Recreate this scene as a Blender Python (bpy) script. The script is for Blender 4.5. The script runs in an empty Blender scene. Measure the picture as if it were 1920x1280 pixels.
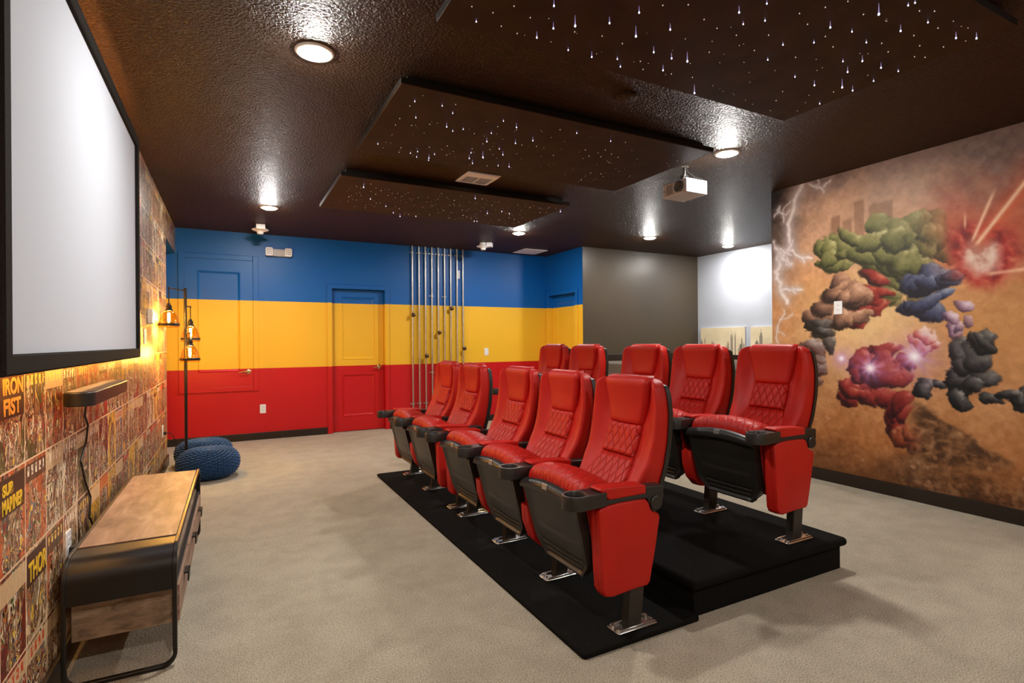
import bpy, bmesh, math, random
import numpy as np
from mathutils import Vector, Matrix
random.seed(7)
SC = bpy.context.scene
COL = SC.collection
PI = math.pi

# ------------------------------------------------------------------ materials
class NT:
    """small helper to write shader node graphs"""
    def __init__(s, name):
        s.m = bpy.data.materials.new(name); s.m.use_nodes = True
        s.t = s.m.node_tree; s.n = s.t.nodes; s.l = s.t.links
        s.b = s.n['Principled BSDF']; s.out = s.n['Material Output']
    def node(s, kind, **kw):
        n = s.n.new('ShaderNode' + kind)
        for k, v in kw.items(): setattr(n, k, v)
        return n
    def put(s, sock, v):
        if hasattr(v, 'is_output') or isinstance(v, bpy.types.NodeSocket): s.l.new(v, sock)
        elif v is not None:
            if sock.type == 'RGBA' and not hasattr(v, '__len__'): v = (v, v, v, 1)
            if sock.type == 'RGBA' and len(v) == 3: v = (*v, 1)
            sock.default_value = v
    def math(s, op, a, b=None, c=None, clamp=False):
        n = s.node('Math', operation=op, use_clamp=clamp)
        s.put(n.inputs[0], a); s.put(n.inputs[1], b); s.put(n.inputs[2], c)
        return n.outputs[0]
    def pos(s): return s.node('NewGeometry').outputs['Position']
    def obj(s): return s.node('TexCoord').outputs['Object']
    def sep(s, v):
        n = s.node('SeparateXYZ'); s.l.new(v, n.inputs[0]); return n.outputs
    def comb(s, x=0., y=0., z=0.):
        n = s.node('CombineXYZ'); s.put(n.inputs[0], x); s.put(n.inputs[1], y); s.put(n.inputs[2], z); return n.outputs[0]
    def scale(s, v, k):
        n = s.node('VectorMath', operation='MULTIPLY'); s.l.new(v, n.inputs[0])
        n.inputs[1].default_value = k if hasattr(k, '__len__') else (k, k, k); return n.outputs[0]
    def noise(s, v, sc, det=3., rough=.5, dist=0., col=False):
        n = s.node('TexNoise'); s.l.new(v, n.inputs['Vector'])
        n.inputs['Scale'].default_value = sc; n.inputs['Detail'].default_value = det
        n.inputs['Roughness'].default_value = rough; n.inputs['Distortion'].default_value = dist
        return n.outputs['Color' if col else 'Fac']
    def vor(s, v, sc, feat='F1', out='Distance', rnd=1.):
        n = s.node('TexVoronoi', feature=feat); s.l.new(v, n.inputs['Vector']); n.inputs['Scale'].default_value = sc
        n.inputs['Randomness'].default_value = rnd
        return n.outputs[out]
    def ramp(s, f, stops, mode='LINEAR'):
        n = s.node('ValToRGB'); r = n.color_ramp; r.interpolation = mode
        while len(r.elements) > 1: r.elements.remove(r.elements[-1])
        r.elements[0].position = stops[0][0]; c = stops[0][1]
        r.elements[0].color = (*c, 1) if hasattr(c, '__len__') else (c, c, c, 1)
        for p, c in stops[1:]:
            e = r.elements.new(p); e.color = (*c, 1) if hasattr(c, '__len__') else (c, c, c, 1)
        s.put(n.inputs[0], f); return n.outputs[0]
    def mix(s, f, a, b, blend='MIX'):
        n = s.node('Mix', data_type='RGBA', blend_type=blend)
        s.put(n.inputs[0], f); s.put(n.inputs[6], a); s.put(n.inputs[7], b); return n.outputs[2]
    def bump(s, h, strength=.3, dist=.005, prev=None):
        n = s.node('Bump'); s.l.new(h, n.inputs['Height']); n.inputs['Strength'].default_value = strength
        n.inputs['Distance'].default_value = dist
        if prev is not None: s.l.new(prev, n.inputs['Normal'])
        return n.outputs['Normal']
    def set(s, base=None, rough=None, metal=None, normal=None, emit=None, es=None, spec=None, coat=None, sheen=None):
        i = s.b.inputs
        for k, v in (('Base Color', base), ('Roughness', rough), ('Metallic', metal), ('Normal', normal), ('Emission Color', emit),
                     ('Emission Strength', es), ('Specular IOR Level', spec), ('Coat Weight', coat), ('Sheen Weight', sheen)):
            if v is not None: s.put(i[k], v)
        return s.m

def srgb(r, g, b):
    f = lambda c: (c / 255 / 12.92) if c / 255 <= .04045 else ((c / 255 + .055) / 1.055) ** 2.4
    return (f(r), f(g), f(b))

def plain(name, col, rough=.5, metal=0., nscale=60., var=.06, bump=.05, bdist=.002, spec=.5):
    t = NT(name); v = t.obj(); n = t.noise(v, nscale, 3)
    c2 = tuple(max(0, x * (1 - var * 2)) for x in col); c3 = tuple(x * (1 + var) for x in col)
    return t.set(base=t.ramp(n, [(.3, c2), (.7, c3)]), rough=rough, metal=metal, normal=t.bump(n, bump, bdist), spec=spec)

def emissive(name, col, strength):
    t = NT(name); n = t.noise(t.obj(), 40, 1)
    return t.set(base=(.8, .8, .8), rough=.4, emit=t.ramp(n, [(0, col), (1, col)]), es=strength)

# ------------------------------------------------------------------ mesh helpers
class MB:
    """collects geometry for ONE mesh object"""
    def __init__(s): s.v = []; s.f = []; s.mi = []; s.cur = 0
    def add(s, vs, fs):
        o = len(s.v); s.v += [tuple(p) for p in vs]
        for f in fs: s.f.append([i + o for i in f]); s.mi.append(s.cur)
    def box(s, x0, x1, y0, y1, z0, z1):
        v = [(x0, y0, z0), (x1, y0, z0), (x1, y1, z0), (x0, y1, z0), (x0, y0, z1), (x1, y0, z1), (x1, y1, z1), (x0, y1, z1)]
        s.add(v, [(0, 3, 2, 1), (4, 5, 6, 7), (0, 1, 5, 4), (1, 2, 6, 5), (2, 3, 7, 6), (3, 0, 4, 7)]); return s
    def loft(s, rings, cap=True, closed=True):
        n = len(rings[0]); vs = [p for r in rings for p in r]; fs = []
        for i in range(len(rings) - 1):
            for j in range(n if closed else n - 1):
                k = (j + 1) % n
                fs.append((i * n + j, i * n + k, (i + 1) * n + k, (i + 1) * n + j))
        if cap: fs.append(tuple(range(n))[::-1]); fs.append(tuple((len(rings) - 1) * n + j for j in range(n)))
        s.add(vs, fs); return s
    def prism(s, poly, axis, a, b):
        """polygon in the two other axes (in order), extruded along axis from a to b"""
        def P(p, h):
            return {'X': (h, p[0], p[1]), 'Y': (p[0], h, p[1]), 'Z': (p[0], p[1], h)}[axis]
        return s.loft([[P(p, a) for p in poly], [P(p, b) for p in poly]])
    def lathe(s, prof, cx=0., cy=0., n=32, axis='Z', cz=0., cap=True):
        rings = []
        for r, h in prof:
            ring = []
            for k in range(n):
                a = 2 * PI * k / n; c, d = r * math.cos(a), r * math.sin(a)
                ring.append({'Z': (cx + c, cy + d, cz + h), 'X': (cx + h, cy + c, cz + d), 'Y': (cx + d, cy + h, cz + c)}[axis])
            rings.append(ring)
        return s.loft(rings, cap)
    def tube(s, pts, r, n=10, flat=None):
        pts = [Vector(p) for p in pts]; rings = []; up = Vector((0, 0, 1))
        t0 = (pts[1] - pts[0]).normalized()
        u = t0.cross(up) if abs(t0.z) < .95 else t0.cross(Vector((0, 1, 0)))
        u.normalize()
        for i, p in enumerate(pts):
            if i == 0: t = pts[1] - pts[0]
            elif i == len(pts) - 1: t = pts[-1] - pts[-2]
            else: t = (pts[i + 1] - p).normalized() + (p - pts[i - 1]).normalized()
            t.normalize(); u = (u - t * u.dot(t)).normalized(); w = t.cross(u)
            rr = r[i] if hasattr(r, '__len__') else r
            rings.append([p + (u * math.cos(2 * PI * k / n) + w * math.sin(2 * PI * k / n)) * rr for k in range(n)])
        return s.loft(rings)
    def sphere(s, c, r, n=12, m=8, sz=1.):
        prof = [(max(1e-5, r * math.sin(PI * i / m)), -r * sz * math.cos(PI * i / m)) for i in range(m + 1)]
        return s.lathe(prof, c[0], c[1], n, 'Z', c[2])
    def build(s, name, mat, parent=None, smooth=True, bevel=0., seg=2, sub=0, angle=35):
        me = bpy.data.meshes.new(name); me.from_pydata(s.v, [], s.f)
        for m in (mat if isinstance(mat, (list, tuple)) else [mat]): me.materials.append(m)
        for p, i in zip(me.polygons, s.mi): p.material_index = i
        bm = bmesh.new(); bm.from_mesh(me); bmesh.ops.recalc_face_normals(bm, faces=bm.faces)
        if smooth:
            for f in bm.faces: f.smooth = True
            if not sub:
                for e in bm.edges:
                    if len(e.link_faces) == 2 and e.calc_face_angle(0) > math.radians(angle): e.smooth = False
        bm.to_mesh(me); bm.free()
        o = bpy.data.objects.new(name, me); COL.objects.link(o)
        if parent is not None: o.parent = parent
        if bevel:
            b = o.modifiers.new('bevel', 'BEVEL'); b.width = bevel; b.segments = seg; b.limit_method = 'ANGLE'; b.angle_limit = math.radians(40); b.harden_normals = False
        if sub:
            d = o.modifiers.new('sub', 'SUBSURF'); d.levels = sub; d.render_levels = sub
        return o

def rrect(x0, x1, y0, y1, r, n=6):
    out = []
    for cx, cy, a0 in ((x1 - r, y1 - r, 0), (x0 + r, y1 - r, 90), (x0 + r, y0 + r, 180), (x1 - r, y0 + r, 270)):
        for k in range(n + 1):
            a = math.radians(a0 + 90 * k / n); out.append((cx + r * math.cos(a), cy + r * math.sin(a)))
    return out

def interp(tab, z):
    if z <= tab[0][0]: return tab[0][1]
    for (a, p), (b, q) in zip(tab, tab[1:]):
        if z <= b:
            t = (z - a) / (b - a); return p + (q - p) * t
    return tab[-1][1]

def smooth_tab(tab, k=3):
    zs = np.linspace(tab[0][0], tab[-1][0], 120); v = np.array([interp(tab, z) for z in zs])
    for _ in range(k):
        w = np.pad(v, 4, mode='reflect', reflect_type='odd'); v = np.convolve(w, np.ones(9) / 9, 'valid')
    return list(zip(zs.tolist(), v.tolist()))

def tag(o, label, cat, group=None):
    o['label'] = label; o['category'] = cat
    if group: o['group'] = group
    return o
def thing(name, label, cat, loc=(0, 0, 0), rz=0., group=None):
    o = bpy.data.objects.new(name, None); COL.objects.link(o); o.location = loc; o.rotation_euler = (0, 0, rz)
    o.empty_display_size = .05
    return tag(o, label, cat, group)
def struct(o):
    o['kind'] = 'structure'; return o
def dup(root, loc, label, group=None, rz=None, skip=()):
    r = root.copy(); COL.objects.link(r); r.location = loc; r['label'] = label
    if group: r['group'] = group
    if rz is not None: r.rotation_euler = (0, 0, rz)
    for ch in list(root.children):
        if ch in skip: continue
        c = ch.copy(); COL.objects.link(c); c.parent = r
        for g in list(ch.children):
            d = g.copy(); COL.objects.link(d); d.parent = c
    return r

# ------------------------------------------------------------------ room numbers (metres; the camera stands at x=0, y=0)
H = 2.72
XL, YW, XM, YB, XS, XW, YM = -.581, 7.86, 4.739, 6.792, 4.808, 7.244, 3.492
YLE = 6.72          # where the papered wall ends
YBK = -1.7          # wall behind the camera
LAMP_E, EXPO = 930, 0.
STARS = {"N":[[1.869,1.519,3],[1.94,1.443,2],[2.036,1.524,2],[1.974,1.584,2],[1.913,1.671,1],[1.811,1.65,1],[1.674,1.607,1],[2.034,1.669,1],[2.164,1.602,1],[2.276,1.611,2],[1.944,1.875,4],[2.038,1.827,1],[1.979,1.757,0],[1.853,1.798,0],[2.12,1.724,0],[2.217,1.718,1],[2.332,1.732,2],[2.451,1.668,1],[2.479,1.801,0],[2.609,1.78,2],[2.76,1.773,3],[2.672,1.702,0],[2.387,1.534,2],[2.404,1.491,1],[2.522,1.528,1],[2.564,1.637,0],[2.242,1.469,1],[2.138,1.436,1],[2.194,1.36,1],[2.312,1.412,3],[2.454,1.402,2],[2.238,1.294,1],[2.387,1.316,1],[2.367,1.245,4],[2.531,1.3,0],[2.615,1.287,3],[2.468,1.186,2],[2.474,1.164,2],[2.572,1.194,1],[2.631,1.166,1],[2.677,1.211,2],[2.788,1.223,1],[2.791,1.167,0],[2.911,1.163,0],[2.9,1.203,3],[2.986,1.162,3],[3.028,1.219,0],[2.99,1.29,1],[2.757,1.303,1],[2.878,1.336,1],[2.967,1.4,1],[3.019,1.379,1],[2.602,1.423,2],[2.695,1.406,1],[2.73,1.512,3],[2.803,1.434,1],[2.676,1.573,2],[2.774,1.608,3],[2.878,1.697,4],[3.005,1.716,3],[2.881,1.507,3],[3.027,1.502,2],[3.024,1.619,2],[2.959,1.613,0],[2.983,1.806,1],[3.034,1.918,2],[2.901,1.896,0],[2.975,1.966,0],[3.036,2.058,0],[2.723,1.932,1],[2.792,2.022,1],[2.633,2.102,0],[2.715,2.119,0],[2.886,2.128,0],[2.43,2.085,0],[2.326,2.063,0],[2.471,1.944,0],[2.377,1.875,0],[2.269,1.818,0],[2.164,1.875,0],[2.039,1.948,0],[2.227,2.099,4],[2.154,2.043,1],[0.89,2.021,1],[0.985,2.019,1],[1.043,1.94,1],[1.141,1.978,1],[0.941,2.091,2],[1.059,2.089,1],[1.147,2.106,1],[1.219,2.056,3],[1.247,1.963,3],[1.166,1.83,3],[1.303,1.88,4],[1.261,1.775,1],[1.369,1.979,1],[1.319,2.098,0],[1.415,2.1,2],[1.534,2.078,3],[1.498,1.95,1],[1.439,1.822,3],[1.619,1.957,1],[1.672,2.059,2],[1.732,2.11,2],[1.584,1.823,4],[1.502,1.708,3],[1.584,1.658,1],[1.704,1.74,3],[1.768,1.912,3],[1.883,1.915,3],[1.927,2.019,3],[1.8,2.041,1],[1.866,2.096,1],[2.028,2.065,1]],"M":[[0.94,2.943,2],[0.967,2.881,0],[1.098,2.927,2],[1.17,2.899,1],[0.94,3.036,1],[1.189,2.993,2],[1.013,3.153,2],[0.937,3.235,1],[0.94,3.341,1],[1.033,3.304,1],[1.13,3.236,1],[1.217,3.167,3],[1.289,3.246,2],[1.338,3.189,2],[1.442,3.25,1],[1.145,3.392,0],[0.914,3.687,2],[0.973,3.78,0],[1.097,3.811,1],[1.084,3.717,1],[1.167,3.763,2],[1.203,3.709,2],[1.231,3.82,2],[1.259,3.618,1],[1.305,3.761,3],[1.332,3.847,2],[1.329,3.707,2],[1.363,3.538,1],[1.424,3.71,1],[1.352,3.622,0],[1.443,3.626,0],[1.547,3.279,3],[1.527,3.167,2],[1.568,3.389,1],[1.63,3.524,4],[1.539,3.509,1],[1.572,3.637,3],[1.554,3.562,2],[1.637,3.727,3],[1.677,3.619,2],[1.66,3.469,1],[1.728,3.558,0],[1.701,3.4,2],[1.759,3.459,3],[1.854,3.729,2],[1.922,3.676,3],[1.782,3.61,0],[1.793,3.798,1],[1.668,3.85,0],[1.989,3.763,0],[1.51,2.959,2],[1.529,3.077,1],[1.612,2.978,3],[1.66,3.067,1],[1.734,3.22,3],[1.822,3.289,1],[1.816,3.126,3],[1.925,3.264,1],[1.874,3.465,0],[1.956,3.545,0],[1.992,3.274,0],[1.826,3.023,0],[1.913,2.94,1],[2.027,2.916,2],[2.129,3.367,1],[1.935,3.083,0],[2.316,2.929,2],[2.439,2.923,1],[2.276,3.168,1],[2.407,3.107,1],[2.499,3.153,1],[2.587,3.186,1],[2.378,3.264,1],[2.464,3.234,1],[2.373,3.332,0],[2.599,3.311,1],[2.583,3.027,0],[2.743,3.153,0],[2.626,3.584,1],[2.716,3.566,1],[2.664,3.772,1],[2.778,3.616,0],[2.812,3.455,0],[2.973,3.508,0],[3.046,3.047,1],[3.076,3.169,0]],"F":[[1.042,4.714,3],[1.008,5.182,1],[1.05,5.044,0],[1.034,5.356,0],[1.1,5.088,0],[1.197,5.131,2],[1.212,4.985,1],[1.227,4.845,1],[1.236,5.531,1],[1.294,5.304,0],[1.326,5.281,0],[1.397,5.332,2],[1.409,5.027,0],[1.537,5.57,2],[1.556,5.416,1],[1.627,5.632,3],[1.715,5.616,1],[1.798,5.621,2],[1.923,5.533,1],[1.989,5.289,1],[2.167,5.583,1],[2.156,5.182,1],[2.253,5.4,1],[2.324,5.459,1],[2.392,5.493,1],[2.458,5.559,2],[2.489,5.554,2],[2.407,5.102,3],[2.352,4.88,1],[2.054,4.619,3],[2.16,4.694,1],[2.535,5.022,2],[2.649,5.071,2],[2.756,5.278,1],[2.849,5.33,1],[2.958,5.429,1],[2.698,5.423,1],[2.891,5.231,0],[2.74,4.788,1],[3.068,5.365,1],[3.07,5.262,1],[2.944,4.928,1],[2.858,4.772,0],[2.922,4.707,0],[3.004,4.709,0],[3.055,4.7,3],[3.006,4.897,0],[2.579,4.753,0],[1.942,4.867,1],[1.847,4.812,0],[1.751,4.699,0],[1.603,4.931,0],[1.324,4.978,0],[1.759,5.267,0],[1.807,5.131,0],[1.786,4.892,0],[1.973,5.066,0],[2.013,5.046,0],[1.947,4.706,0],[2.213,5.197,0]]}
# ------------------------------------------------------------------ surface materials
def mat_carpet():
    t = NT('carpet_greige'); p = t.pos()
    big = t.noise(p, .9, 4, .6); mid = t.noise(p, 6, 5, .65); fine = t.noise(p, 170, 3, .75); tuft = t.vor(p, 120)
    c = t.ramp(fine, [(.30, srgb(92, 82, 66)), (.44, srgb(168, 156, 136)), (.58, srgb(200, 190, 170)), (.74, srgb(218, 208, 190))])
    c = t.mix(.34, c, t.ramp(mid, [(.36, (.60, .585, .56)), (.60, (1, 1, 1))]), 'MULTIPLY')
    c = t.mix(.28, c, t.ramp(big, [(.36, (.66, .645, .61)), (.56, (1, 1, 1))]), 'MULTIPLY')
    h = t.math('ADD', t.math('MULTIPLY', fine, .9), t.math('MULTIPLY', tuft, .6))
    return t.set(base=c, rough=.95, normal=t.bump(h, .7, .008), spec=.1, sheen=.1)
def mat_black_carpet():
    t = NT('carpet_black'); p = t.pos(); fine = t.noise(p, 260, 3, .6)
    lint = t.math('GREATER_THAN', t.noise(t.scale(p, (1, 1, 1)), 95, 1), .80)
    c = t.ramp(fine, [(.3, (.0035, .0033, .003)), (.75, (.013, .012, .011))])
    return t.set(base=t.mix(t.math('MULTIPLY', lint, .35), c, (.2, .18, .15)), rough=.95, normal=t.bump(fine, .6, .006), spec=.08)
def mat_ceiling():
    t = NT('ceiling_textured_dark_brown_paint'); p = t.pos()
    n = t.noise(p, 72, 3, .5, .5); m = t.noise(p, 14, 2)
    h = t.ramp(n, [(.36, 0.), (.52, .6), (.66, 1.)])
    return t.set(base=t.ramp(m, [(.3, (.050, .0225, .0082)), (.7, (.062, .028, .0102))]), rough=.40, normal=t.bump(h, 1.0, .009), spec=.11)
def mat_stripes():
    t = NT('striped_wall_paint'); p = t.pos(); z = t.sep(p)[2]
    edge = t.math('ADD', z, t.math('MULTIPLY', t.math('SUBTRACT', t.noise(p, 30, 2), .5), .004))
    up = t.math('GREATER_THAN', edge, 1.8348); lo = t.math('LESS_THAN', edge, .9429)
    c = t.mix(up, srgb(236, 184, 46), srgb(4, 92, 172)); c = t.mix(lo, c, srgb(192, 20, 25))
    n = t.noise(p, 75, 3, .55)
    return t.set(base=c, rough=.42, normal=t.bump(n, .22, .004), spec=.4)
def mat_wall(name, col, rough=.5, nb=.2, spec=.4):
    t = NT(name); p = t.pos(); n = t.noise(p, 75, 3, .55); m = t.noise(p, 2.2, 3)
    c2 = tuple(x * .93 for x in col)
    return t.set(base=t.ramp(m, [(.35, c2), (.65, col)]), rough=rough, normal=t.bump(n, nb, .004), spec=spec)
def mat_comics():
    t = NT('comic_cover_wallpaper'); p = t.pos(); x, y, z = t.sep(p)
    u = t.math('DIVIDE', t.math('SUBTRACT', y, 2.0355), .2225); v = t.math('DIVIDE', z, .298)
    iu, iv = t.math('FLOOR', u), t.math('FLOOR', v); fu, fv = t.math('FRACT', u), t.math('FRACT', v)
    wn = t.node('TexWhiteNoise', noise_dimensions='2D'); t.l.new(t.comb(iu, iv), wn.inputs['Vector'])
    R, G, B = t.sep(t.scale(wn.outputs['Color'], 1.))
    pal = [(0, srgb(206, 150, 84)), (.10, srgb(110, 38, 28)), (.24, srgb(222, 170, 52)), (.36, srgb(84, 78, 34)), (.47, srgb(188, 92, 40)),
           (.58, srgb(214, 186, 150)), (.7, srgb(66, 40, 28)), (.78, srgb(150, 48, 36)), (.86, srgb(104, 104, 108)), (.93, srgb(210, 196, 170))]
    pal2 = [(0, srgb(150, 34, 30)), (.10, srgb(72, 92, 44)), (.22, srgb(222, 204, 172)), (.36, srgb(48, 30, 24)), (.48, srgb(196, 112, 56)),
            (.58, srgb(104, 106, 118)), (.70, srgb(226, 186, 66)), (.80, srgb(56, 60, 76)), (.9, srgb(122, 84, 60))]
    q = t.node('VectorMath', operation='ADD'); t.l.new(p, q.inputs[0]); t.l.new(t.comb(t.math('MULTIPLY', R, 31), t.math('MULTIPLY', G, 17), t.math('MULTIPLY', B, 23)), q.inputs[1])
    q = q.outputs[0]
    bg = t.ramp(R, pal, 'CONSTANT')
    # a large central mass broken up in further colours
    m1 = t.noise(t.scale(q, (1, 1, .6)), 6, 2, .5, 1.0)
    dx = t.math('SUBTRACT', fu, .5); dy = t.math('MULTIPLY', t.math('SUBTRACT', fv, .42), .75)
    rad = t.math('SQRT', t.math('ADD', t.math('MULTIPLY', dx, dx), t.math('MULTIPLY', dy, dy)))
    figm = t.math('GREATER_THAN', t.math('SUBTRACT', t.math('MULTIPLY', m1, 1.5), rad), .36)
    m2 = t.noise(t.scale(q, (1, 1.2, .65)), 8, 2, .5, 1.8)
    figc = t.ramp(t.math('FRACT', t.math('ADD', t.math('MULTIPLY', m2, 3.4), G)), pal2, 'CONSTANT')
    c = t.mix(figm, bg, figc)
    m3 = t.noise(t.scale(q, (1, 1.4, .6)), 14, 2.5, .55, 2.2)
    c = t.mix(t.math('GREATER_THAN', m3, .57), c, t.ramp(t.math('FRACT', t.math('ADD', t.math('MULTIPLY', m3, 8), B)), pal2, 'CONSTANT'))
    sh = t.noise(t.scale(q, (1, 1.3, .8)), 22, 3, .6, .8)
    c = t.mix(.7, c, t.ramp(sh, [(.32, (.36, .30, .27)), (.5, (1, 1, 1)), (.68, (1.35, 1.3, 1.2))]), 'MULTIPLY')
    ink = t.math('LESS_THAN', t.math('ABSOLUTE', t.math('SUBTRACT', t.noise(t.scale(q, (1, 1.5, .6)), 13, 3, .55, 2.2), .5)), .016)
    c = t.mix(t.math('MULTIPLY', ink, .85), c, srgb(32, 18, 12))
    hi = t.math('GREATER_THAN', t.noise(t.scale(q, (1, 2., .55)), 19, 3, .6, 1.6), .625)
    c = t.mix(t.math('MULTIPLY', hi, .65), c, srgb(234, 214, 184))
    # title band on each cover with rows of illegible block shapes
    band = t.math('MULTIPLY', t.math('GREATER_THAN', fv, t.math('ADD', .70, t.math('MULTIPLY', G, .1))), t.math('LESS_THAN', fv, .95))
    tcol = t.ramp(B, [(0, srgb(70, 34, 18)), (.2, srgb(178, 46, 30)), (.4, srgb(206, 128, 52)), (.6, srgb(60, 44, 26)), (.8, srgb(214, 184, 140))], 'CONSTANT')
    c = t.mix(t.math('MULTIPLY', t.math('MULTIPLY', band, t.math('GREATER_THAN', B, .55)), .8), c, tcol)
    blk = t.math('MULTIPLY', t.math('GREATER_THAN', t.math('SINE', t.math('ADD', t.math('MULTIPLY', fu, 34), t.math('MULTIPLY', R, 6))), -.1),
                 t.math('GREATER_THAN', t.noise(t.scale(q, (1, 2, 1)), 70, 2), .43))
    inb = t.math('MULTIPLY', t.math('MULTIPLY', t.math('GREATER_THAN', fu, .1), t.math('LESS_THAN', fu, .9)),
                 t.math('LESS_THAN', t.math('ABSOLUTE', t.math('SUBTRACT', fv, .87)), .055))
    c = t.mix(t.math('MULTIPLY', t.math('MULTIPLY', blk, inb), t.math('GREATER_THAN', R, .35)), c, t.ramp(G, [(0, srgb(236, 196, 96)), (.3, srgb(236, 220, 196)), (.6, srgb(200, 60, 36)), (.8, srgb(240, 190, 60))], 'CONSTANT'))
    # pale gaps between the covers
    gap = t.math('MAXIMUM', t.math('LESS_THAN', t.math('MINIMUM', fu, t.math('SUBTRACT', 1, fu)), .014), t.math('LESS_THAN', t.math('MINIMUM', fv, t.math('SUBTRACT', 1, fv)), .0105))
    c = t.mix(gap, c, srgb(226, 196, 158))
    h = t.noise(p, 60, 2)
    return t.set(base=t.mix(1., c, (1.12, 1.08, 1.05, 1), 'MULTIPLY'), rough=.38, normal=t.bump(h, .08, .003), spec=.45)
M = {}
M['carpet'] = mat_carpet(); M['black_carpet'] = mat_black_carpet(); M['ceiling'] = mat_ceiling(); M['stripes'] = mat_stripes()
M['comics'] = mat_comics()
M['white_wall'] = mat_wall('white_wall_paint', (.41, .44, .50), .7, .12, .2)
M['black_wall'] = mat_wall('black_wall_paint', srgb(72, 62, 50), .36, .25)
M['plain_wall'] = mat_wall('plain_wall_paint', srgb(176, 150, 122), .6)
M['dark_trim'] = plain('dark_brown_trim', srgb(40, 29, 22), .35)
M['white_plastic'] = plain('white_plastic', (.80, .81, .83), .35, var=.02)
M['white_fitting'] = plain('white_ceiling_fitting', (.88, .92, .99), .4, var=.01)
M['grey_plastic'] = plain('grey_plastic', (.42, .43, .45), .4, var=.03)
M['dark_plastic'] = plain('dark_plastic', (.018, .016, .014), .4, nscale=220, var=.15, bump=.12, bdist=.001)
M['black_metal'] = plain('black_metal', (.016, .013, .011), .35, .3)
M['steel'] = plain('galvanised_steel', (.62, .61, .59), .32, .9, nscale=20, var=.06)
M['chrome'] = plain('chrome', (.72, .72, .72), .16, 1., var=.03)
M['brass'] = plain('brass', (.78, .56, .28), .22, 1., var=.03)
M['bronze'] = plain('dark_bronze', (.10, .06, .035), .3, .8)

# ------------------------------------------------------------------ the setting
def slab(name, mat, *b, **k): return struct(MB().box(*b).build(name, mat, smooth=False, **k))
slab('floor', M['carpet'], -1.9, 7.4, YBK - .1, 8.1, -.1, 0)
slab('ceiling', M['ceiling'], -1.9, 7.4, YBK - .1, 8.1, H, H + .12)
# papered wall with a return round its free end, and the soffit that carries on above the gap
b = MB().box(XL - .14, XL, YBK, YLE, 0, H).box(XL - .004, XL, YLE, YW, 2.405, H)
wl = struct(b.build('wall_left', M['comics'], smooth=False))
slab('wall_soffit', M['stripes'], XL - .14, XL - .004, YLE, YW, 2.403, H)
slab('wall_alcove', M['stripes'], -1.9, -1.8, YLE - 1., YW, 0, H)
slab('wall_alcove', M['stripes'], -1.8, XL - .14, YLE - 1.1, YLE - 1., 0, H)
# striped end wall with the recess of the full-height door cut out
b = MB()
DX0, DX1, DZ = 1.285, 2.032, 2.036
b.box(-1.9, DX0, YW, YW + .12, 0, H); b.box(DX1, XS + .12, YW, YW + .12, 0, H); b.box(DX0, DX1, YW, YW + .12, DZ, H)
b.box(DX0 - .02, DX1 + .02, YW + .12, YW + .14, 0, DZ + .02)
struct(b.build('wall_far', M['stripes'], smooth=False))
RY0, RY1, RZ = 6.98, 7.775, 2.036
b = MB().box(XS, XS + .12, YB + .001, RY0, 0, H).box(XS, XS + .12, RY1, YW, 0, H).box(XS, XS + .12, RY0, RY1, RZ, H).box(XS + .12, XS + .14, RY0 - .02, RY1 + .02, 0, RZ + .02)
struct(b.build('wall_side', M['stripes'], smooth=False))
slab('wall_black', M['black_wall'], XS + .001, XW + .1, YB - .004, YB + .1, 0, H)
slab('wall_white', M['white_wall'], XW, XW + .1, 1.5, YB, 0, H)
slab('wall_stair', M['plain_wall'], XM + .12, XW + .1, 1.4, 1.5, 0, H)
slab('wall_right', M['plain_wall'], XM, XM + .12, YBK, YM, 0, H)
slab('wall_back', M['plain_wall'], -1.0, XM + .12, YBK - .1, YBK, 0, H)
# raised carpeted landing behind the seats
LZ = .955
M['carpet_shaded'] = mat_wall('shaded_landing_carpet', srgb(98, 90, 80), .95, .6, .1)  # grey carpet, darkened in its colour to stand in for shade on the landing
slab('floor_landing', M['carpet_shaded'], XS + .03, XW, 3.9, YB, 0.002, LZ, bevel=.02)
def base(name, *b): return struct(MB().box(*b).build(name, M['dark_trim'], smooth=False, bevel=.004))
base('baseboard_left', XL, XL + .016, YBK, YLE, 0, .105)
base('baseboard_left_end', XL - .14, XL + .016, YLE, YLE + .016, 0, .105)
base('baseboard_far', -1.79, DX0 - .07, YW - .016, YW, 0, .095)
base('baseboard_far_right', DX1 + .07, XS, YW - .016, YW, 0, .095)
base('baseboard_side', XS - .016, XS, YB + .1, RY0 - .07, 0, .095)
base('baseboard_black', XS + .03, XW, YB - .018, YB, LZ, LZ + .105)
base('baseboard_white', XW - .018, XW, 4.0, YB - .018, LZ, LZ + .105)
base('baseboard_right', XM - .016, XM, YBK, YM, 0, .105)
base('baseboard_right_end', XM - .016, XM + .12, YM, YM + .016, 0, .105)

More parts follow.
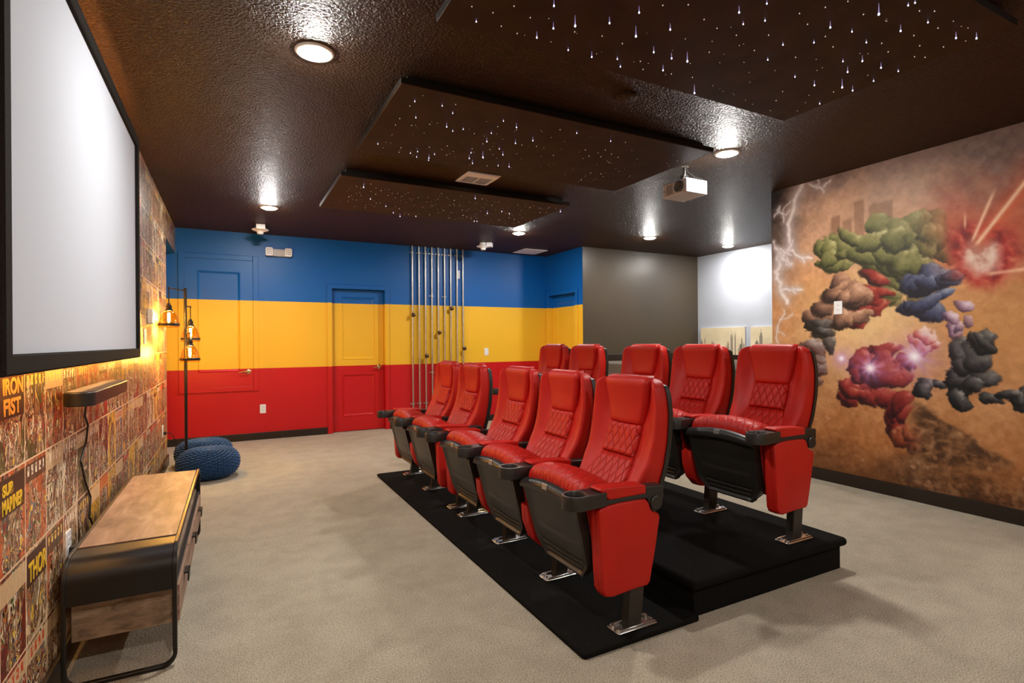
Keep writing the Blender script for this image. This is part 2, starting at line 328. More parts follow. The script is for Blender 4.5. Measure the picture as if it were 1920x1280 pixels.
# ------------------------------------------------------------------ doors of the striped wall
def arch_casing(name, x0, x1, z0, z1, w, y, four=False):
    m = MB(); d = .018
    m.box(x0 - w, x0, y - d, y + .0, z0 - (w if four else 0), z1 + w); m.box(x1, x1 + w, y - d, y, z0 - (w if four else 0), z1 + w); m.box(x0, x1, y - d, y, z1, z1 + w)
    if four: m.box(x0, x1, y - d, y, z0 - w, z0)
    return struct(m.build(name, M['stripes'], smooth=False, bevel=.005))
def panel_frame(m, x0, x1, z0, z1, y, w=.035, d=.012):
    """raised-and-sunk moulding ring on a door face at y (facing -Y)"""
    prof = [(0, 0), (.008, -.006), (.02, .004), (w, d)]
    rings = [[(x0 + a, y + h, z0 + a), (x1 - a, y + h, z0 + a), (x1 - a, y + h, z1 - a), (x0 + a, y + h, z1 - a)] for a, h in prof]
    m.loft(rings, cap=False); r = rings[-1]; m.add(r, [(0, 1, 2, 3)])
def door_leaf(name, x0, x1, z0, z1, y, panels):
    m = MB(); th = .038
    xs = sorted({x0, x1, *[p for q in panels for p in q[:2]]}); zs = sorted({z0, z1, *[p for q in panels for p in q[2:]]})
    for a, bb in zip(xs, xs[1:]):
        for c, d in zip(zs, zs[1:]):
            if any(abs(a - q[0]) < 1e-6 and abs(bb - q[1]) < 1e-6 and c >= q[2] - 1e-6 and d <= q[3] + 1e-6 for q in panels): continue
            m.add([(a, y, c), (bb, y, c), (bb, y, d), (a, y, d)], [(0, 1, 2, 3)])
    for q in panels: panel_frame(m, *q, y)
    m.add([(x0, y, z0), (x1, y, z0), (x1, y, z1), (x0, y, z1), (x0, y + th, z0), (x1, y + th, z0), (x1, y + th, z1), (x0, y + th, z1)],
          [(4, 5, 6, 7), (0, 1, 5, 4), (1, 2, 6, 5), (2, 3, 7, 6), (3, 0, 4, 7)])
    return struct(m.build(name, M['stripes'], smooth=False))
def lever(name, x, y, z, parent, dirx):
    m = MB(); m.lathe([(.0, 0), (.033, 0), (.033, -.006), (.026, -.012), (.012, -.014), (.011, -.045), (.0, -.045)], x, y, 20, 'Y', z)
    m.tube([(x, y - .043, z), (x + dirx * .03, y - .046, z + .004), (x + dirx * .07, y - .046, z - .003), (x + dirx * .11, y - .044, z - .006)], [.011, .010, .009, .007], 10)
    o = m.build(name, M['brass'], parent); o['label'] = 'brass lever handle'; return o
arch_casing('trim_1', -.488, .286, .715, 2.355, .066, YW, True)
d1 = door_leaf('door_1', -.486, .284, .717, 2.353, YW - .010, [(-.345, .140, .905, 2.200)])
lever('door_handle', .225, YW - .010, .905, d1, -1)
MB().box(-.5, -.478, YW - .018, YW - .008, 1.95, 2.05).box(-.5, -.478, YW - .018, YW - .008, .9, 1.0).build('hinge', M['stripes'], d1, smooth=False, bevel=.003)
arch_casing('trim_2', DX0, DX1, 0, DZ, .062, YW)
d2 = door_leaf('door_2', DX0 + .004, DX1 - .004, .008, DZ - .006, YW + .075, [(1.432, 1.897, .215, .82), (1.432, 1.897, 1.03, 1.93)])
lever('door_handle', 1.965, YW + .075, .915, d2, -1)
# door in the side wall (faces -X)
m = MB(); d_ = .018
for a, c, e, f in ((RY0 - .062, RY0, 0, RZ + .062), (RY1, RY1 + .062, 0, RZ + .062), (RY0, RY1, RZ, RZ + .062)): m.box(XS - d_, XS, a, c, e, f)
struct(m.build('trim_3', M['stripes'], smooth=False, bevel=.005))
m = MB().box(XS + .075, XS + .11, RY0 + .004, RY1 - .004, .008, RZ - .006)
d3 = struct(m.build('door_3', M['stripes'], smooth=False))
for z0, z1 in ((.215, .82), (1.03, 1.93)):
    for a in (0,):
        m = MB(); prof = [(0, 0), (.008, -.006), (.02, -.004), (.035, .0)]
        rings = [[(XS + .075 + h, RY0 + .14 + a2, z0 + a2), (XS + .075 + h, RY1 - .14 - a2, z0 + a2), (XS + .075 + h, RY1 - .14 - a2, z1 - a2), (XS + .075 + h, RY0 + .14 + a2, z1 - a2)] for a2, h in prof]
        m.loft(rings, cap=False); m.build('panel_moulding', M['stripes'], d3, smooth=False)
# ------------------------------------------------------------------ seating platform
PZ1, PZ2 = .025, .17
PX0, PX1, PXT, PY0, PY1 = 1.237, 3.03, 1.88, 1.758, 5.13
t = thing('seating_platform', 'low black carpeted platform step under the front row of seats', 'platform', (PX0, PY0, 0))
m = MB(); m.prism([(x - PX0, y - PY0) for x, y in rrect(PX0, PXT - .001, PY0, PY1, .018, 3)], 'Z', 0, PZ1); m.build('step', M['black_carpet'], t, bevel=.008, seg=3)
t = thing('seating_platform', 'raised black carpeted platform with rounded edge under the back row of seats', 'platform', (PXT, PY0, 0))
m = MB(); m.prism([(x - PXT, y - PY0) for x, y in rrect(PXT, PX1 - .03, PY0 + .04, PY1, .008, 2)], 'Z', 0, PZ2 - .045); m.build('riser', M['black_carpet'], t)
m = MB(); m.prism([(x - PXT, y - PY0) for x, y in rrect(PXT - .022, PX1, PY0 + .015, PY1, .02, 3)], 'Z', PZ2 - .045, PZ2); m.build('step', M['black_carpet'], t, bevel=.02, seg=4)

# ------------------------------------------------------------------ cinema seat (local: faces -X, centre y=0, z=0 on its step)
def leather(name, quilt=None, base=(.52, .013, .007)):
    t = NT(name); v = t.obj(); x, y, z = t.sep(v)
    n = t.noise(v, 320, 3, .6); big = t.noise(v, 7, 3)
    c = t.ramp(big, [(.3, tuple(k * .88 for k in base)), (.7, base)])
    nr = t.bump(n, .12, .0012)
    cr = t.noise(t.scale(v, (1, 1, 1)), 26, 4, .6, .6)
    nr = t.bump(cr, .10, .006, nr)
    if quilt:
        h = {'z': z, 'x': t.math('SUBTRACT', x, t.math('MULTIPLY', z, .5))}[quilt]
        ky, kh = (1 / .047, 1 / .083) if quilt == 'z' else (1 / .062, 1 / .085)
        a = t.math('ADD', t.math('MULTIPLY', y, ky), t.math('MULTIPLY', h, kh)); b = t.math('SUBTRACT', t.math('MULTIPLY', y, ky), t.math('MULTIPLY', h, kh))
        f = lambda q: t.math('MULTIPLY', t.math('ABSOLUTE', t.math('SUBTRACT', t.math('FRACT', q), .5)), 2)
        g = t.math('MAXIMUM', f(a), f(b))
        hh = t.ramp(g, [(0, 1.), (.55, .9), (.82, .62), (.94, .2), (1, 0.)])
        nr = t.bump(hh, .75 if quilt == 'z' else .42, .007, nr)
        c = t.mix(t.ramp(g, [(.93, 0.), (.98, .55)]), c, tuple(k * .35 for k in base))
    return t.set(base=c, rough=.48, normal=nr, spec=.30)
M['leather'] = leather('red_leather'); M['quilt_back'] = leather('red_quilted_leather', 'z'); M['quilt_seat'] = leather('red_quilted_seat_leather', 'x')
t = NT('black_perforated_plastic'); v = t.obj(); x, y, z = t.sep(v)
fy = t.math('SUBTRACT', t.math('FRACT', t.math('MULTIPLY', y, 90)), .5); fz = t.math('SUBTRACT', t.math('FRACT', t.math('MULTIPLY', z, 90)), .5)
r_ = t.math('SQRT', t.math('ADD', t.math('MULTIPLY', fy, fy), t.math('MULTIPLY', fz, fz)))
reg = t.math('MULTIPLY', t.math('GREATER_THAN', z, .43), t.math('LESS_THAN', z, .51)); hole = t.math('MULTIPLY', t.math('LESS_THAN', r_, .3), reg)
M['pan'] = t.set(base=t.mix(hole, (.020, .017, .014), (.003, .003, .003)), rough=.38, normal=t.bump(t.noise(v, 260, 2), .1, .001), spec=.5)

FX = smooth_tab([(.40, -.02), (.50, .0), (.57, .055), (.63, .112), (.69, .153), (.76, .181), (.84, .203), (.93, .210), (1.0, .206), (1.06, .200)], 2)
RX = [(.40, .185), (.50, .205), (.57, .222), (.65, .238), (.75, .254), (.9, .266), (1.0, .266), (1.06, .256)]
HW = smooth_tab([(.40, .205), (.50, .215), (.57, .228), (.65, .242), (.8, .252), (.9, .250), (.97, .242), (1.01, .232), (1.06, .220)], 1)
WC = [(.40, .19), (.51, .178), (.68, .124), (.83, .122), (.95, .148), (1.06, .166)]
def sst(a, b, x):
    t = min(1, max(0, (x - a) / (b - a))); return t * t * (3 - 2 * t)
SO = [(.44, .03), (.55, .02), (.59, .010), (.65, -.008), (.75, -.016), (.85, -.024), (.95, -.022), (1.06, -.012)]
def back_ring(z, shrink=0., zz=None):
    xf, xr, w, wc, so = interp(FX, z), interp(RX, z), interp(HW, z) - shrink, interp(WC, z), interp(SO, z)
    ring = []; N = 56; deep = .014 + .008 * sst(.8, .9, z)
    for i in range(N + 1):
        f = -1 + 2 * i / N; f = math.copysign(abs(f) ** .8, f); y = w * f; a = abs(y)
        t = max(0., (a - wc) / (w - wc)); x = xf + deep * (1 - sst(0, .75, t)) + so * sst(.05, 1, t)
        e = max(0., (a - (w - .016)) / .016); x += .016 * (1 - math.sqrt(max(0, 1 - e * e)))
        x += shrink * .75
        ring.append((x, y, zz if zz is not None else z))
    for k in (1, 2, 3, 4): ring.append((ring[N][0] + (xr - ring[N][0]) * k / 4, w - .001 * k, ring[0][2]))
    for k in range(1, 6): ring.append((xr, w - .008 - (2 * w - .016) * k / 6, ring[0][2]))
    for k in (4, 3, 2, 1): ring.append((ring[0][0] + (xr - ring[0][0]) * k / 4, -w + .001 * k, ring[0][2]))
    return ring
def make_seat(label, group):
    t = thing('cinema_seat', label, 'seat', (0, 0, 0), 0, group)
    # backrest cushion
    zs = list(np.linspace(.44, 1.005, 44)); rings = [back_ring(z) for z in zs]
    for k in range(1, 9):
        a = k / 8 * PI / 2; rings.append(back_ring(1.005 + .040 * math.sin(a), .046 * (1 - math.cos(a)) ** 1.2))
    rings = [[(x, y, z + .026 * sst(.86, 1.04, z) * (1 - (y / .24) ** 2)) for x, y, z in r] for r in rings]
    m = MB().loft(rings); m.build('backrest', M['leather'], t, angle=50)
    # headrest pad hung over the top
    HHW = [(.83, .115), (.9, .131), (.97, .147), (1.03, .158), (1.08, .158)]
    rings = []
    def hring(z, x0, x1, w, zz=None):
        r = []; N = 24
        for i in range(N + 1):
            y = -w + 2 * w * i / N; e = max(0., (abs(y) - (w - .011)) / .011)
            r.append((x0 + .011 * (1 - math.sqrt(max(0, 1 - e * e))) + .010 * (y / w) ** 2, y, zz if zz is not None else z))
        r += [(x0 + .05, w, r[0][2]), (x1, w - .004, r[0][2]), (x1, 0, r[0][2]), (x1, -w + .004, r[0][2]), (x0 + .05, -w, r[0][2])]
        return r
    for k in range(5):
        a = k / 4 * PI / 2; z = .832 + .012 * (1 - math.cos(a))
        rings.append(hring(z, interp(FX, z) - .016 * math.sin(a) + .004, interp(FX, z) + .03, interp(HHW, z) - .006 * (1 - math.sin(a))))
    for z in np.linspace(.85, 1.03, 14): rings.append(hring(z, interp(FX, z) - .014, interp(RX, z) - .004 if z > 1.0 else interp(FX, z) + .04, interp(HHW, z)))
    for k in range(1, 9):
        a = k / 8 * PI / 2; s = 1 - math.cos(a)
        rings.append(hring(1.03, interp(FX, 1.03) - .014 + .040 * s, interp(RX, 1.03) - .004 - .018 * s, interp(HHW, 1.03) - .030 * s ** 1.5, 1.03 + .042 * math.sin(a)))
    MB().loft(rings).build('headrest', M['leather'], t, angle=50)
    # two quilted panels
    def panel(z0, z1, w0, w1):
        rings = []; N = 20
        for k in range(17):
            s = k / 16; z = z0 + (z1 - z0) * s; w = w0 + (w1 - w0) * s; ez = min(1, min(s, 1 - s) / .12); ez = math.sqrt(1 - (1 - ez) ** 2)
            r = []
            for i in range(N + 1):
                y = -w + 2 * w * i / N; e = max(0., (abs(y) - (w - .018)) / .018); p = .013 * ez * math.sqrt(max(0, 1 - e * e))
                r.append((interp(FX, z) + .002 - p, y, z))
            r += [(interp(FX, z) + .02, w, z), (interp(FX, z) + .02, -w, z)]; rings.append(r)
        MB().loft(rings).build('quilted_panel', M['quilt_back'], t, angle=60)
    panel(.685, .834, .120, .118); panel(.50, .681, .176, .121)
    # moulded rear shell
    rings = []
    for z in np.linspace(.44, 1.016, 24):
        w = interp(HW, z) + .004; x = interp(RX, z); c = sst(.44, .6, z)
        rings.append([(x - .012, -w, z), (x + .012, -w - .001, z), (x + .026, -w + .02, z), (x + .03, 0, z), (x + .026, w - .02, z), (x + .012, w + .001, z), (x - .012, w, z), (x - .006, w - .02, z), (x - .006, 0, z), (x - .006, -w + .02, z)])
    for k in range(1, 6):
        a = k / 5 * PI / 2; z = 1.016 + .020 * math.sin(a); s = 1 - math.cos(a); w = interp(HW, 1.016) + .004 - .03 * s; x = interp(RX, z)
        rings.append([(x - .012 + .008 * s, -w, z), (x + .012 - .01 * s, -w, z), (x + .026 - .02 * s, -w + .02, z), (x + .03 - .02 * s, 0, z), (x + .026 - .02 * s, w - .02, z), (x + .012 - .01 * s, w, z), (x - .012 + .008 * s, w, z), (x - .006, w - .02, z), (x - .006, 0, z), (x - .006, -w + .02, z)])
    MB().loft(rings).build('back_shell', M['dark_plastic'], t, angle=50)
    # tipped-up seat cushion
    prof = [(-.238, .568), (-.234, .606), (-.213, .634), (-.170, .646), (-.115, .640), (-.06, .616), (-.02, .592), (.004, .555), (.004, .50), (-.016, .42), (-.04, .33), (-.066, .255), (-.10, .228), (-.135, .245), (-.155, .30), (-.18, .38), (-.205, .46), (-.226, .53)]
    def cush(y, inset):
        cx = sum(p[0] for p in prof) / len(prof); cz = sum(p[1] for p in prof) / len(prof); r = []
        for x, z in prof:
            top = sst(.5, .6, z); d = math.hypot(x - cx, z - cz); k = 1 - inset / d
            r.append((cx + (x - cx) * k, y, cz + (z - cz) * k + top * (.014 - .030 * (y / .235) ** 2)))
        return r
    ys = [-.236, -.233, -.225, -.21, -.18, -.14, -.09, -.045, 0, .045, .09, .14, .18, .21, .225, .233, .236]
    ins = [.03, .016, .006, .001] + [0] * 9 + [.001, .006, .016, .03]
    MB().loft([cush(y, i) for y, i in zip(ys, ins)]).build('seat_cushion', M['quilt_seat'], t, sub=1)
    # seat pan (underside) with raised rim and slots
    A, B_ = Vector((-.243, 0, .562)), Vector((-.148, 0, .196)); D = (B_ - A); L = D.length; D.normalize(); Nn = Vector((-D.z, 0, D.x)) * -1
    if Nn.x > 0: Nn = -Nn
    def PP(y, s, h): return A + D * s + Nn * h + Vector((0, y, 0))
    def hw(s): return .236 - .022 * (s / L) - .06 * sst(L - .09, L + .01, s)
    m = MB(); rings = []
    for k in range(41):
        s = L * k / 40; w = hw(s); bow = .012 * math.sin(PI * k / 40)
        rim = 1 if (k <= 1 or k >= 39) else 0
        row = []
        for i in range(33):
            f = -1 + 2 * i / 32; y = w * f; edge = sst(.90, .96, abs(f))
            slot = 1 if any(abs(s / L - q) < .013 for q in (.80, .87, .94)) and abs(f) < .80 else 0
            step = .004 * (1 if (.08 < s / L < .56 and abs(f) < .8) else 0)
            row.append(PP(y, s, .014 + bow * (1 - f * f) + .010 * max(edge, rim) - .005 * slot - step))
        row += [PP(w + .002, s, -.055 if .06 < s / L < .97 else -.012), PP(w - .006, s, -.055 if .06 < s / L < .97 else -.012), PP(w - .008, s, -.012), PP(0, s, -.016), PP(-w + .008, s, -.012), PP(-w + .006, s, -.055 if .06 < s / L < .97 else -.012), PP(-w - .002, s, -.055 if .06 < s / L < .97 else -.012)]
        rings.append(row)
    m.loft(rings).build('seat_pan', M['pan'], t, angle=28)
    # moulded trim along the front edge of the pan
    rings = []
    for i in range(25):
        f = -1 + 2 * i / 24; y = .238 * f; z = .012 - .030 * f * f
        rings.append([(-.272, y, .532 + z * .6), (-.276, y, .550 + z), (-.268, y, .570 + z), (-.246, y, .578 + z), (-.230, y, .574 + z), (-.228, y, .548 + z * .6), (-.245, y, .530 + z * .6)])
    MB().loft(rings).build('front_trim', M['dark_plastic'], t, angle=60)
    o = MB().prism([(-.2775, .560), (-.2730, .560), (-.2690, .586), (-.2735, .586)], 'Y', -.020, .020).build('number_plate', M['steel'], t, smooth=False, bevel=.0015); o['label'] = 'small bare metal number plate'
    o.rotation_euler = (0, 0, 0); o.location = (0, 0, .0)
    return t
def standard(t, y, mid=False):
    """one side support of a seat: foot plate, leg, padded side panel, armrest and cup holder"""
    m = MB(); m.prism(rrect(-.115, .105, y - .043, y + .043, .012), 'Z', 0, .007)
    m.box(-.1, .095, y - .036, y - .026, .007, .016); m.box(-.1, .095, y + .026, y + .036, .007, .016)
    pl = m.build('foot_plate', M['chrome'], t, bevel=.002); 
    for bx in (-.098, .085):
        for by in (-.018, .018):
            MB().lathe([(0, 0), (.010, 0), (.010, .005), (.0065, .005), (.006, .013), (0, .013)], bx, y + by, 8, 'Z', .007).build('bolt', M['chrome'], pl, smooth=False)
    m = MB(); m.loft([[(x0, y - .023, z), (x0 + .076, y - .023, z), (x0 + .076, y + .023, z), (x0, y + .023, z)] for x0, z in ((-.05, .006), (-.022, .26))])
    m.build('leg', M['metal_leg'], t, smooth=False, bevel=.004)
    if mid:
        MB().prism([(-.235, .556), (-.06, .556), (.03, .43), (.052, .20), (-.018, .20), (-.12, .36), (-.19, .44)], 'Y', y - .028, y + .028).build('bracket', M['dark_plastic'], t, smooth=False, bevel=.005)
    poly = [(-.222, .405), (-.17, .425), (-.08, .42), (-.035, .38), (-.02, .30), (-.03, .215), (-.055, .185), (-.09, .176), (-.135, .185), (-.185, .235), (-.216, .32)] if mid else [(-.206, .535), (-.19, .549), (-.10, .557), (.0, .556), (.05, .550), (.064, .535), (.078, .500), (.092, .488), (.122, .478), (.128, .462), (.10, .32), (.068, .186), (.055, .174), (-.03, .172), (-.14, .164), (-.172, .172), (-.186, .196), (-.197, .36)]
    c = (-.10, .30) if mid else (-.06, .36); rings = []
    for dy, s in ((-.036, .955), (-.033, .985), (-.026, 1.), (-.004, 1.004), (.0, .992), (.004, 1.004), (.026, 1.), (.033, .985), (.036, .955)):
        rings.append([(c[0] + (x - c[0]) * s, y + dy, c[1] + (z - c[1]) * s) for x, z in poly])
    MB().loft(rings).build('side_panel', M['leather'], t, angle=50)
    # padded armrest
    pp = [(-.205, .622), (-.155, .576), (.046, .576), (.048, .612), (.03, .618), (-.08, .626), (-.19, .630)]
    MB().prism(pp, 'Y', y - .038, y + .038).build('armrest_pad', M['leather'], t, bevel=.008, seg=3)
    # dark arm body with pivot cover
    m = MB(); m.prism([(-.17, .552), (-.17, .577), (.05, .577), (.05, .606), (.155, .60), (.155, .555), (.14, .50), (.085, .495), (.06, .552)], 'Y', y - .030, y + .030)
    ab = m.build('arm_body', M['dark_plastic'], t, smooth=False, bevel=.006)
    MB().lathe([(0, -.040), (.028, -.040), (.033, -.036), (.033, .036), (.028, .040), (0, .040)], .107, y, 28, 'Y', .528).build('pivot_cover', M['dark_plastic'], ab)
    # cup holder
    out, inn = [], []; K = 40; cx = -.302
    for k in range(K):
        a = 2 * PI * k / K; ca, sa = math.cos(a), math.sin(a)
        inn.append((cx + .046 * ca, y + .046 * sa))
        if ca <= .25: out.append((cx + .056 * ca, y + .056 * sa))
        else:
            f = (ca - .25) / .75; out.append((cx + .014 + .125 * f, y + sa / max(.001, abs(sa)) * (.0545 - .012 * f) * min(1, abs(sa) * 4)))
    zt, zb = .613, .556
    rings = [[(px, py, zb) for px, py in out], [(px, py, zt - .003) for px, py in out], [(cx + (px - cx) * .97, y + (py - y) * .97, zt) for px, py in out],
             [(px, py, zt) for px, py in inn], [(cx + (px - cx) * .95, y + (py - y) * .95, zt - .004) for px, py in inn], [(cx + (px - cx) * .88, y + (py - y) * .88, zb + .006) for px, py in inn]]
    MB().loft(rings).build('cup_holder', M['dark_plastic'], t, angle=40)
M['metal_leg'] = plain('dark_steel_leg', (.055, .047, .040), .4, .6)

PITCH = .58
proto = make_seat('x', 'x'); middle = thing('cinema_seat', 'x', 'seat'); extra = thing('cinema_seat', 'x', 'seat')
for tgt in (middle, extra):
    for c in list(proto.children):
        k = c.copy(); COL.objects.link(k); k.parent = tgt
        for g in list(c.children):
            q = g.copy(); COL.objects.link(q); q.parent = k
standard(proto, -PITCH / 2); standard(middle, -PITCH / 2, True); standard(extra, -PITCH / 2, True); standard(extra, PITCH / 2)
ROW1 = [1.842 + PITCH / 2 + PITCH * k for k in range(3)] + [3.79 + PITCH / 2 + PITCH * k for k in range(2)]
GF, GB = 'red cinema seats of the front row', 'red cinema seats of the raised back row'
LF = ['red cinema seat at the near end of the front row, side panel fully shown',
      'second red cinema seat from the near end of the front row',
      'middle red cinema seat of the front row, third from the camera',
      'fourth red cinema seat of the front row, first past the double cup holders',
      'red cinema seat at the far end of the front row, nearest the red door']
LB = ['red cinema seat at the near end of the raised back row, beside the mural',
      'second red cinema seat of the raised back row, before the city pictures',
      'middle red cinema seat of the raised back row, before the black wall',
      'fourth red cinema seat of the raised back row, where yellow meets black wall',
      'red cinema seat at the far end of the raised back row, before yellow wall']
used = set()
for i, y in enumerate(ROW1):
    src = (proto, middle, extra, proto, extra)[i]
    for row in (0, 1):
        loc = (1.56, y, PZ1) if row == 0 else (2.75, y + .058, PZ2)
        if src.name not in used: used.add(src.name); src.location = loc; src['label'] = (LF, LB)[row][i]; src['group'] = (GF, GB)[row]
        else: dup(src, loc, (LF, LB)[row][i], (GF, GB)[row])
# ------------------------------------------------------------------ projection screen on the papered wall
t = NT('matte_screen_cloth'); M['screen'] = t.set(base=t.ramp(t.noise(t.obj(), 400, 1), [(0, (.54, .58, .65)), (1, (.57, .61, .68))]), rough=.85, spec=.15)
t = NT('black_velvet_frame'); n = t.noise(t.obj(), 300, 2); M['velvet'] = t.set(base=t.ramp(n, [(.3, (.010, .009, .008)), (.7, (.022, .019, .016))]), rough=.9, normal=t.bump(n, .3, .002), spec=.12)
M['led'] = emissive('warm_led_strip', (1, .50, .14), 100)
SY0, SY1, SZ0, SZ1, SX = 1.735, 4.008, 1.19, 2.532, .10
scr = thing('projection_screen', 'large white fixed-frame projection screen with black frame on the comic-covered wall', 'projection screen', (XL, 0, 0))
m = MB(); prof = [(0, SX - .045), (0, SX - .006), (.006, SX), (.049, SX), (.055, SX - .004), (.055, SX - .03)]
m.loft([[(h, SY0 + a, SZ0 + a), (h, SY1 - a, SZ0 + a), (h, SY1 - a, SZ1 - a), (h, SY0 + a, SZ1 - a)] for a, h in prof] + [[(prof[0][1], SY0, SZ0), (prof[0][1], SY1, SZ0), (prof[0][1], SY1, SZ1), (prof[0][1], SY0, SZ1)]], cap=False)
m.build('frame', M['velvet'], scr, smooth=False)
MB().box(SX - .030, SX - .017, SY0 + .05, SY1 - .05, SZ0 + .05, SZ1 - .05).build('screen_cloth', M['screen'], scr, smooth=False)
m = MB()
for y in (SY0 + .25, SY1 - .25):
    for z in (SZ0 + .15, SZ1 - .15): m.box(0, SX - .045, y - .03, y + .03, z - .04, z + .04)
m.build('wall_bracket', M['black_metal'], scr, smooth=False)
i_ = .05
led = MB()
for a, b_ in (((.045, SY0 + i_, SZ0 + i_), (.045, SY1 - i_, SZ0 + i_)), ((.045, SY1 - i_, SZ0 + i_), (.045, SY1 - i_, SZ1 - i_)), ((.045, SY1 - i_, SZ1 - i_), (.045, SY0 + i_, SZ1 - i_)), ((.045, SY0 + i_, SZ1 - i_), (.045, SY0 + i_, SZ0 + i_))):
    led.tube([a, b_], .005, 6)
o = led.build('led_strip', M['led'], scr); o['label'] = 'warm glowing light strip behind the frame'

# ------------------------------------------------------------------ sound bar and its cable
sb = thing('sound_bar', 'long dark brown sound bar on the comic wall under the screen', 'sound bar', (XL, 2.58, 1.028))
m = MB(); m.prism(rrect(.022, .122, 0, .80, .042, 8), 'Z', .004, .058); m.build('body', M['dark_plastic'], sb, bevel=.004)
MB().prism(rrect(.026, .118, .004, .796, .04, 8), 'Z', .0575, .0605).build('top_grille', plain('brown_speaker_cloth', (.075, .055, .035), .7, nscale=500, bump=.3), sb)
MB().box(0, .024, .15, .22, .005, .05).box(0, .024, .58, .65, .005, .05).build('wall_bracket', M['black_metal'], sb, smooth=False)
cab = MB().tube([(XL + .05, 3.02, 1.035), (XL + .012, 3.03, 1.0), (XL + .006, 3.04, .95), (XL + .006, 3.10, .90), (XL + .006, 3.06, .83), (XL + .006, 2.96, .76), (XL + .006, 3.03, .66), (XL + .006, 3.14, .56), (XL + .006, 3.12, .47), (XL + .02, 3.2, .36)], .0042, 8)
tag(cab.build('power_cable', M['dark_plastic']), 'thin black cable hanging from the sound bar down the comic wall', 'cable')

# ------------------------------------------------------------------ low media console
def wood_mat(name, a, b_, c_):
    t = NT(name); v = t.obj(); n = t.noise(t.scale(v, (1.2, .35, 4)), 9, 6, .62, .8); p = t.noise(v, 3.5, 4, .6, .4)
    c = t.ramp(n, [(.28, a), (.5, b_), (.72, c_)]); c = t.mix(.55, c, t.ramp(p, [(.3, (.62, .58, .55)), (.6, (1, 1, 1))]), 'MULTIPLY')
    return t.set(base=c, rough=.45, normal=t.bump(n, .08, .002), spec=.35)
M['wood'] = wood_mat('brown_weathered_wood', srgb(116, 88, 70), srgb(158, 124, 104), srgb(188, 158, 138))
M['wood_grey'] = wood_mat('greyed_rough_wood', srgb(96, 76, 58), srgb(142, 118, 96), srgb(176, 150, 126))
con = thing('media_console', 'low brown wood media console with rounded black metal frame against the comic wall', 'console', (-.549, 2.5, 0))
CD, CL, CH = .362, 1.585, .468
R_ = .095
def arc(cy, cz, r, a0, a1, n=8): return [(cy + r * math.cos(math.radians(a0 + (a1 - a0) * k / n)), cz + r * math.sin(math.radians(a0 + (a1 - a0) * k / n))) for k in range(n + 1)]
def rail(x0, x1):
    """bent bar: up one end, along the top, down the other"""
    th = .022; o = [(0, .06)] + arc(R_, CH - R_, R_, 180, 90) + arc(CL - R_, CH - R_, R_, 90, 0) + [(CL, .06)]
    i = [(th, .06)] + arc(R_, CH - R_, R_ - th * .6, 180, 90) + arc(CL - R_, CH - R_, R_ - th * .6, 90, 0) + [(CL - th, .06)]
    m = MB(); m.loft([[(x0, a[0], a[1]), (x1, a[0], a[1]), (x1, c[0], c[1]), (x0, c[0], c[1])] for a, c in zip(o, i)]); return m
rail(0, .014).build('side_rail', M['black_metal'], con, bevel=.003); rail(CD - .016, CD).build('side_rail', M['black_metal'], con, bevel=.003)
def foot(y0, y1):
    th = .015; o = [(0, .07)] + [(x, z) for x, z in arc(.055, .055, .055, 180, 270)] + arc(CD - .055, .055, .055, 270, 360) + [(CD, .07)]
    i = [(th, .07)] + arc(.055, .055, .055 - th, 180, 270) + arc(CD - .055, .055, .055 - th, 270, 360) + [(CD - th, .07)]
    m = MB(); m.loft([[(a[0], y0, a[1]), (a[0], y1, a[1]), (c[0], y1, c[1]), (c[0], y0, c[1])] for a, c in zip(o, i)]); return m
foot(0, .022).build('foot_bar', M['black_metal'], con, bevel=.003); foot(CL - .022, CL).build('foot_bar', M['black_metal'], con, bevel=.003)
def sheet_end(flip):
    F = (lambda y: CL - y) if flip else (lambda y: y)
    pts = [(.006, .305)] + arc(R_, CH - R_, R_ - .006, 180, 90, 12) + [(.19, CH - .006)]; pin = [(.010, .305)] + arc(R_, CH - R_, R_ - .010, 180, 90, 12) + [(.19, CH - .010)]
    return MB().loft([[(.014, F(a[0]), a[1]), (CD - .016, F(a[0]), a[1]), (CD - .016, F(c[0]), c[1]), (.014, F(c[0]), c[1])] for a, c in zip(pts, pin)])
sheet_end(False).build('end_panel', M['black_metal'], con); sheet_end(True).build('end_panel', M['black_metal'], con)
MB().box(.014, CD - .016, .19, CL - .19, CH - .02, CH - .012).build('top_tray', M['black_metal'], con, smooth=False)
MB().box(.0145, CD - .0165, .185, CL - .10, CH - .012, CH - .002).build('top_board', M['wood'], con, smooth=False, bevel=.001)
MB().box(.02, CD - .02, .06, CL - .06, .325, .335).box(.02, .03, .06, CL - .06, .335, CH - .02).build('open_shelf', M['wood_grey'], con, smooth=False)
MB().box(.02, CD - .02, .06, CL - .06, .150, .325).build('drawer_box', M['wood_grey'], con, smooth=False)
MB().box(CD - .02, CD - .004, .06, CL - .06, .300, .318).build('front_rail', M['black_metal'], con, smooth=False)
w_ = (CL - .12 - .02) / 3
for k in range(3):
    y0 = .06 + k * (w_ + .01)
    d = MB().box(CD - .02, CD + .004, y0, y0 + w_, .152, .297).build('drawer', M['wood'], con, smooth=False, bevel=.002)
    MB().box(CD + .004, CD + .024, y0 + w_ * .42, y0 + w_ * .58, .262, .270).box(CD + .018, CD + .024, y0 + w_ * .42, y0 + w_ * .58, .228, .270).build('handle', M['black_metal'], d, smooth=False, bevel=.002)
con.rotation_euler = (0, 0, math.radians(-.6))

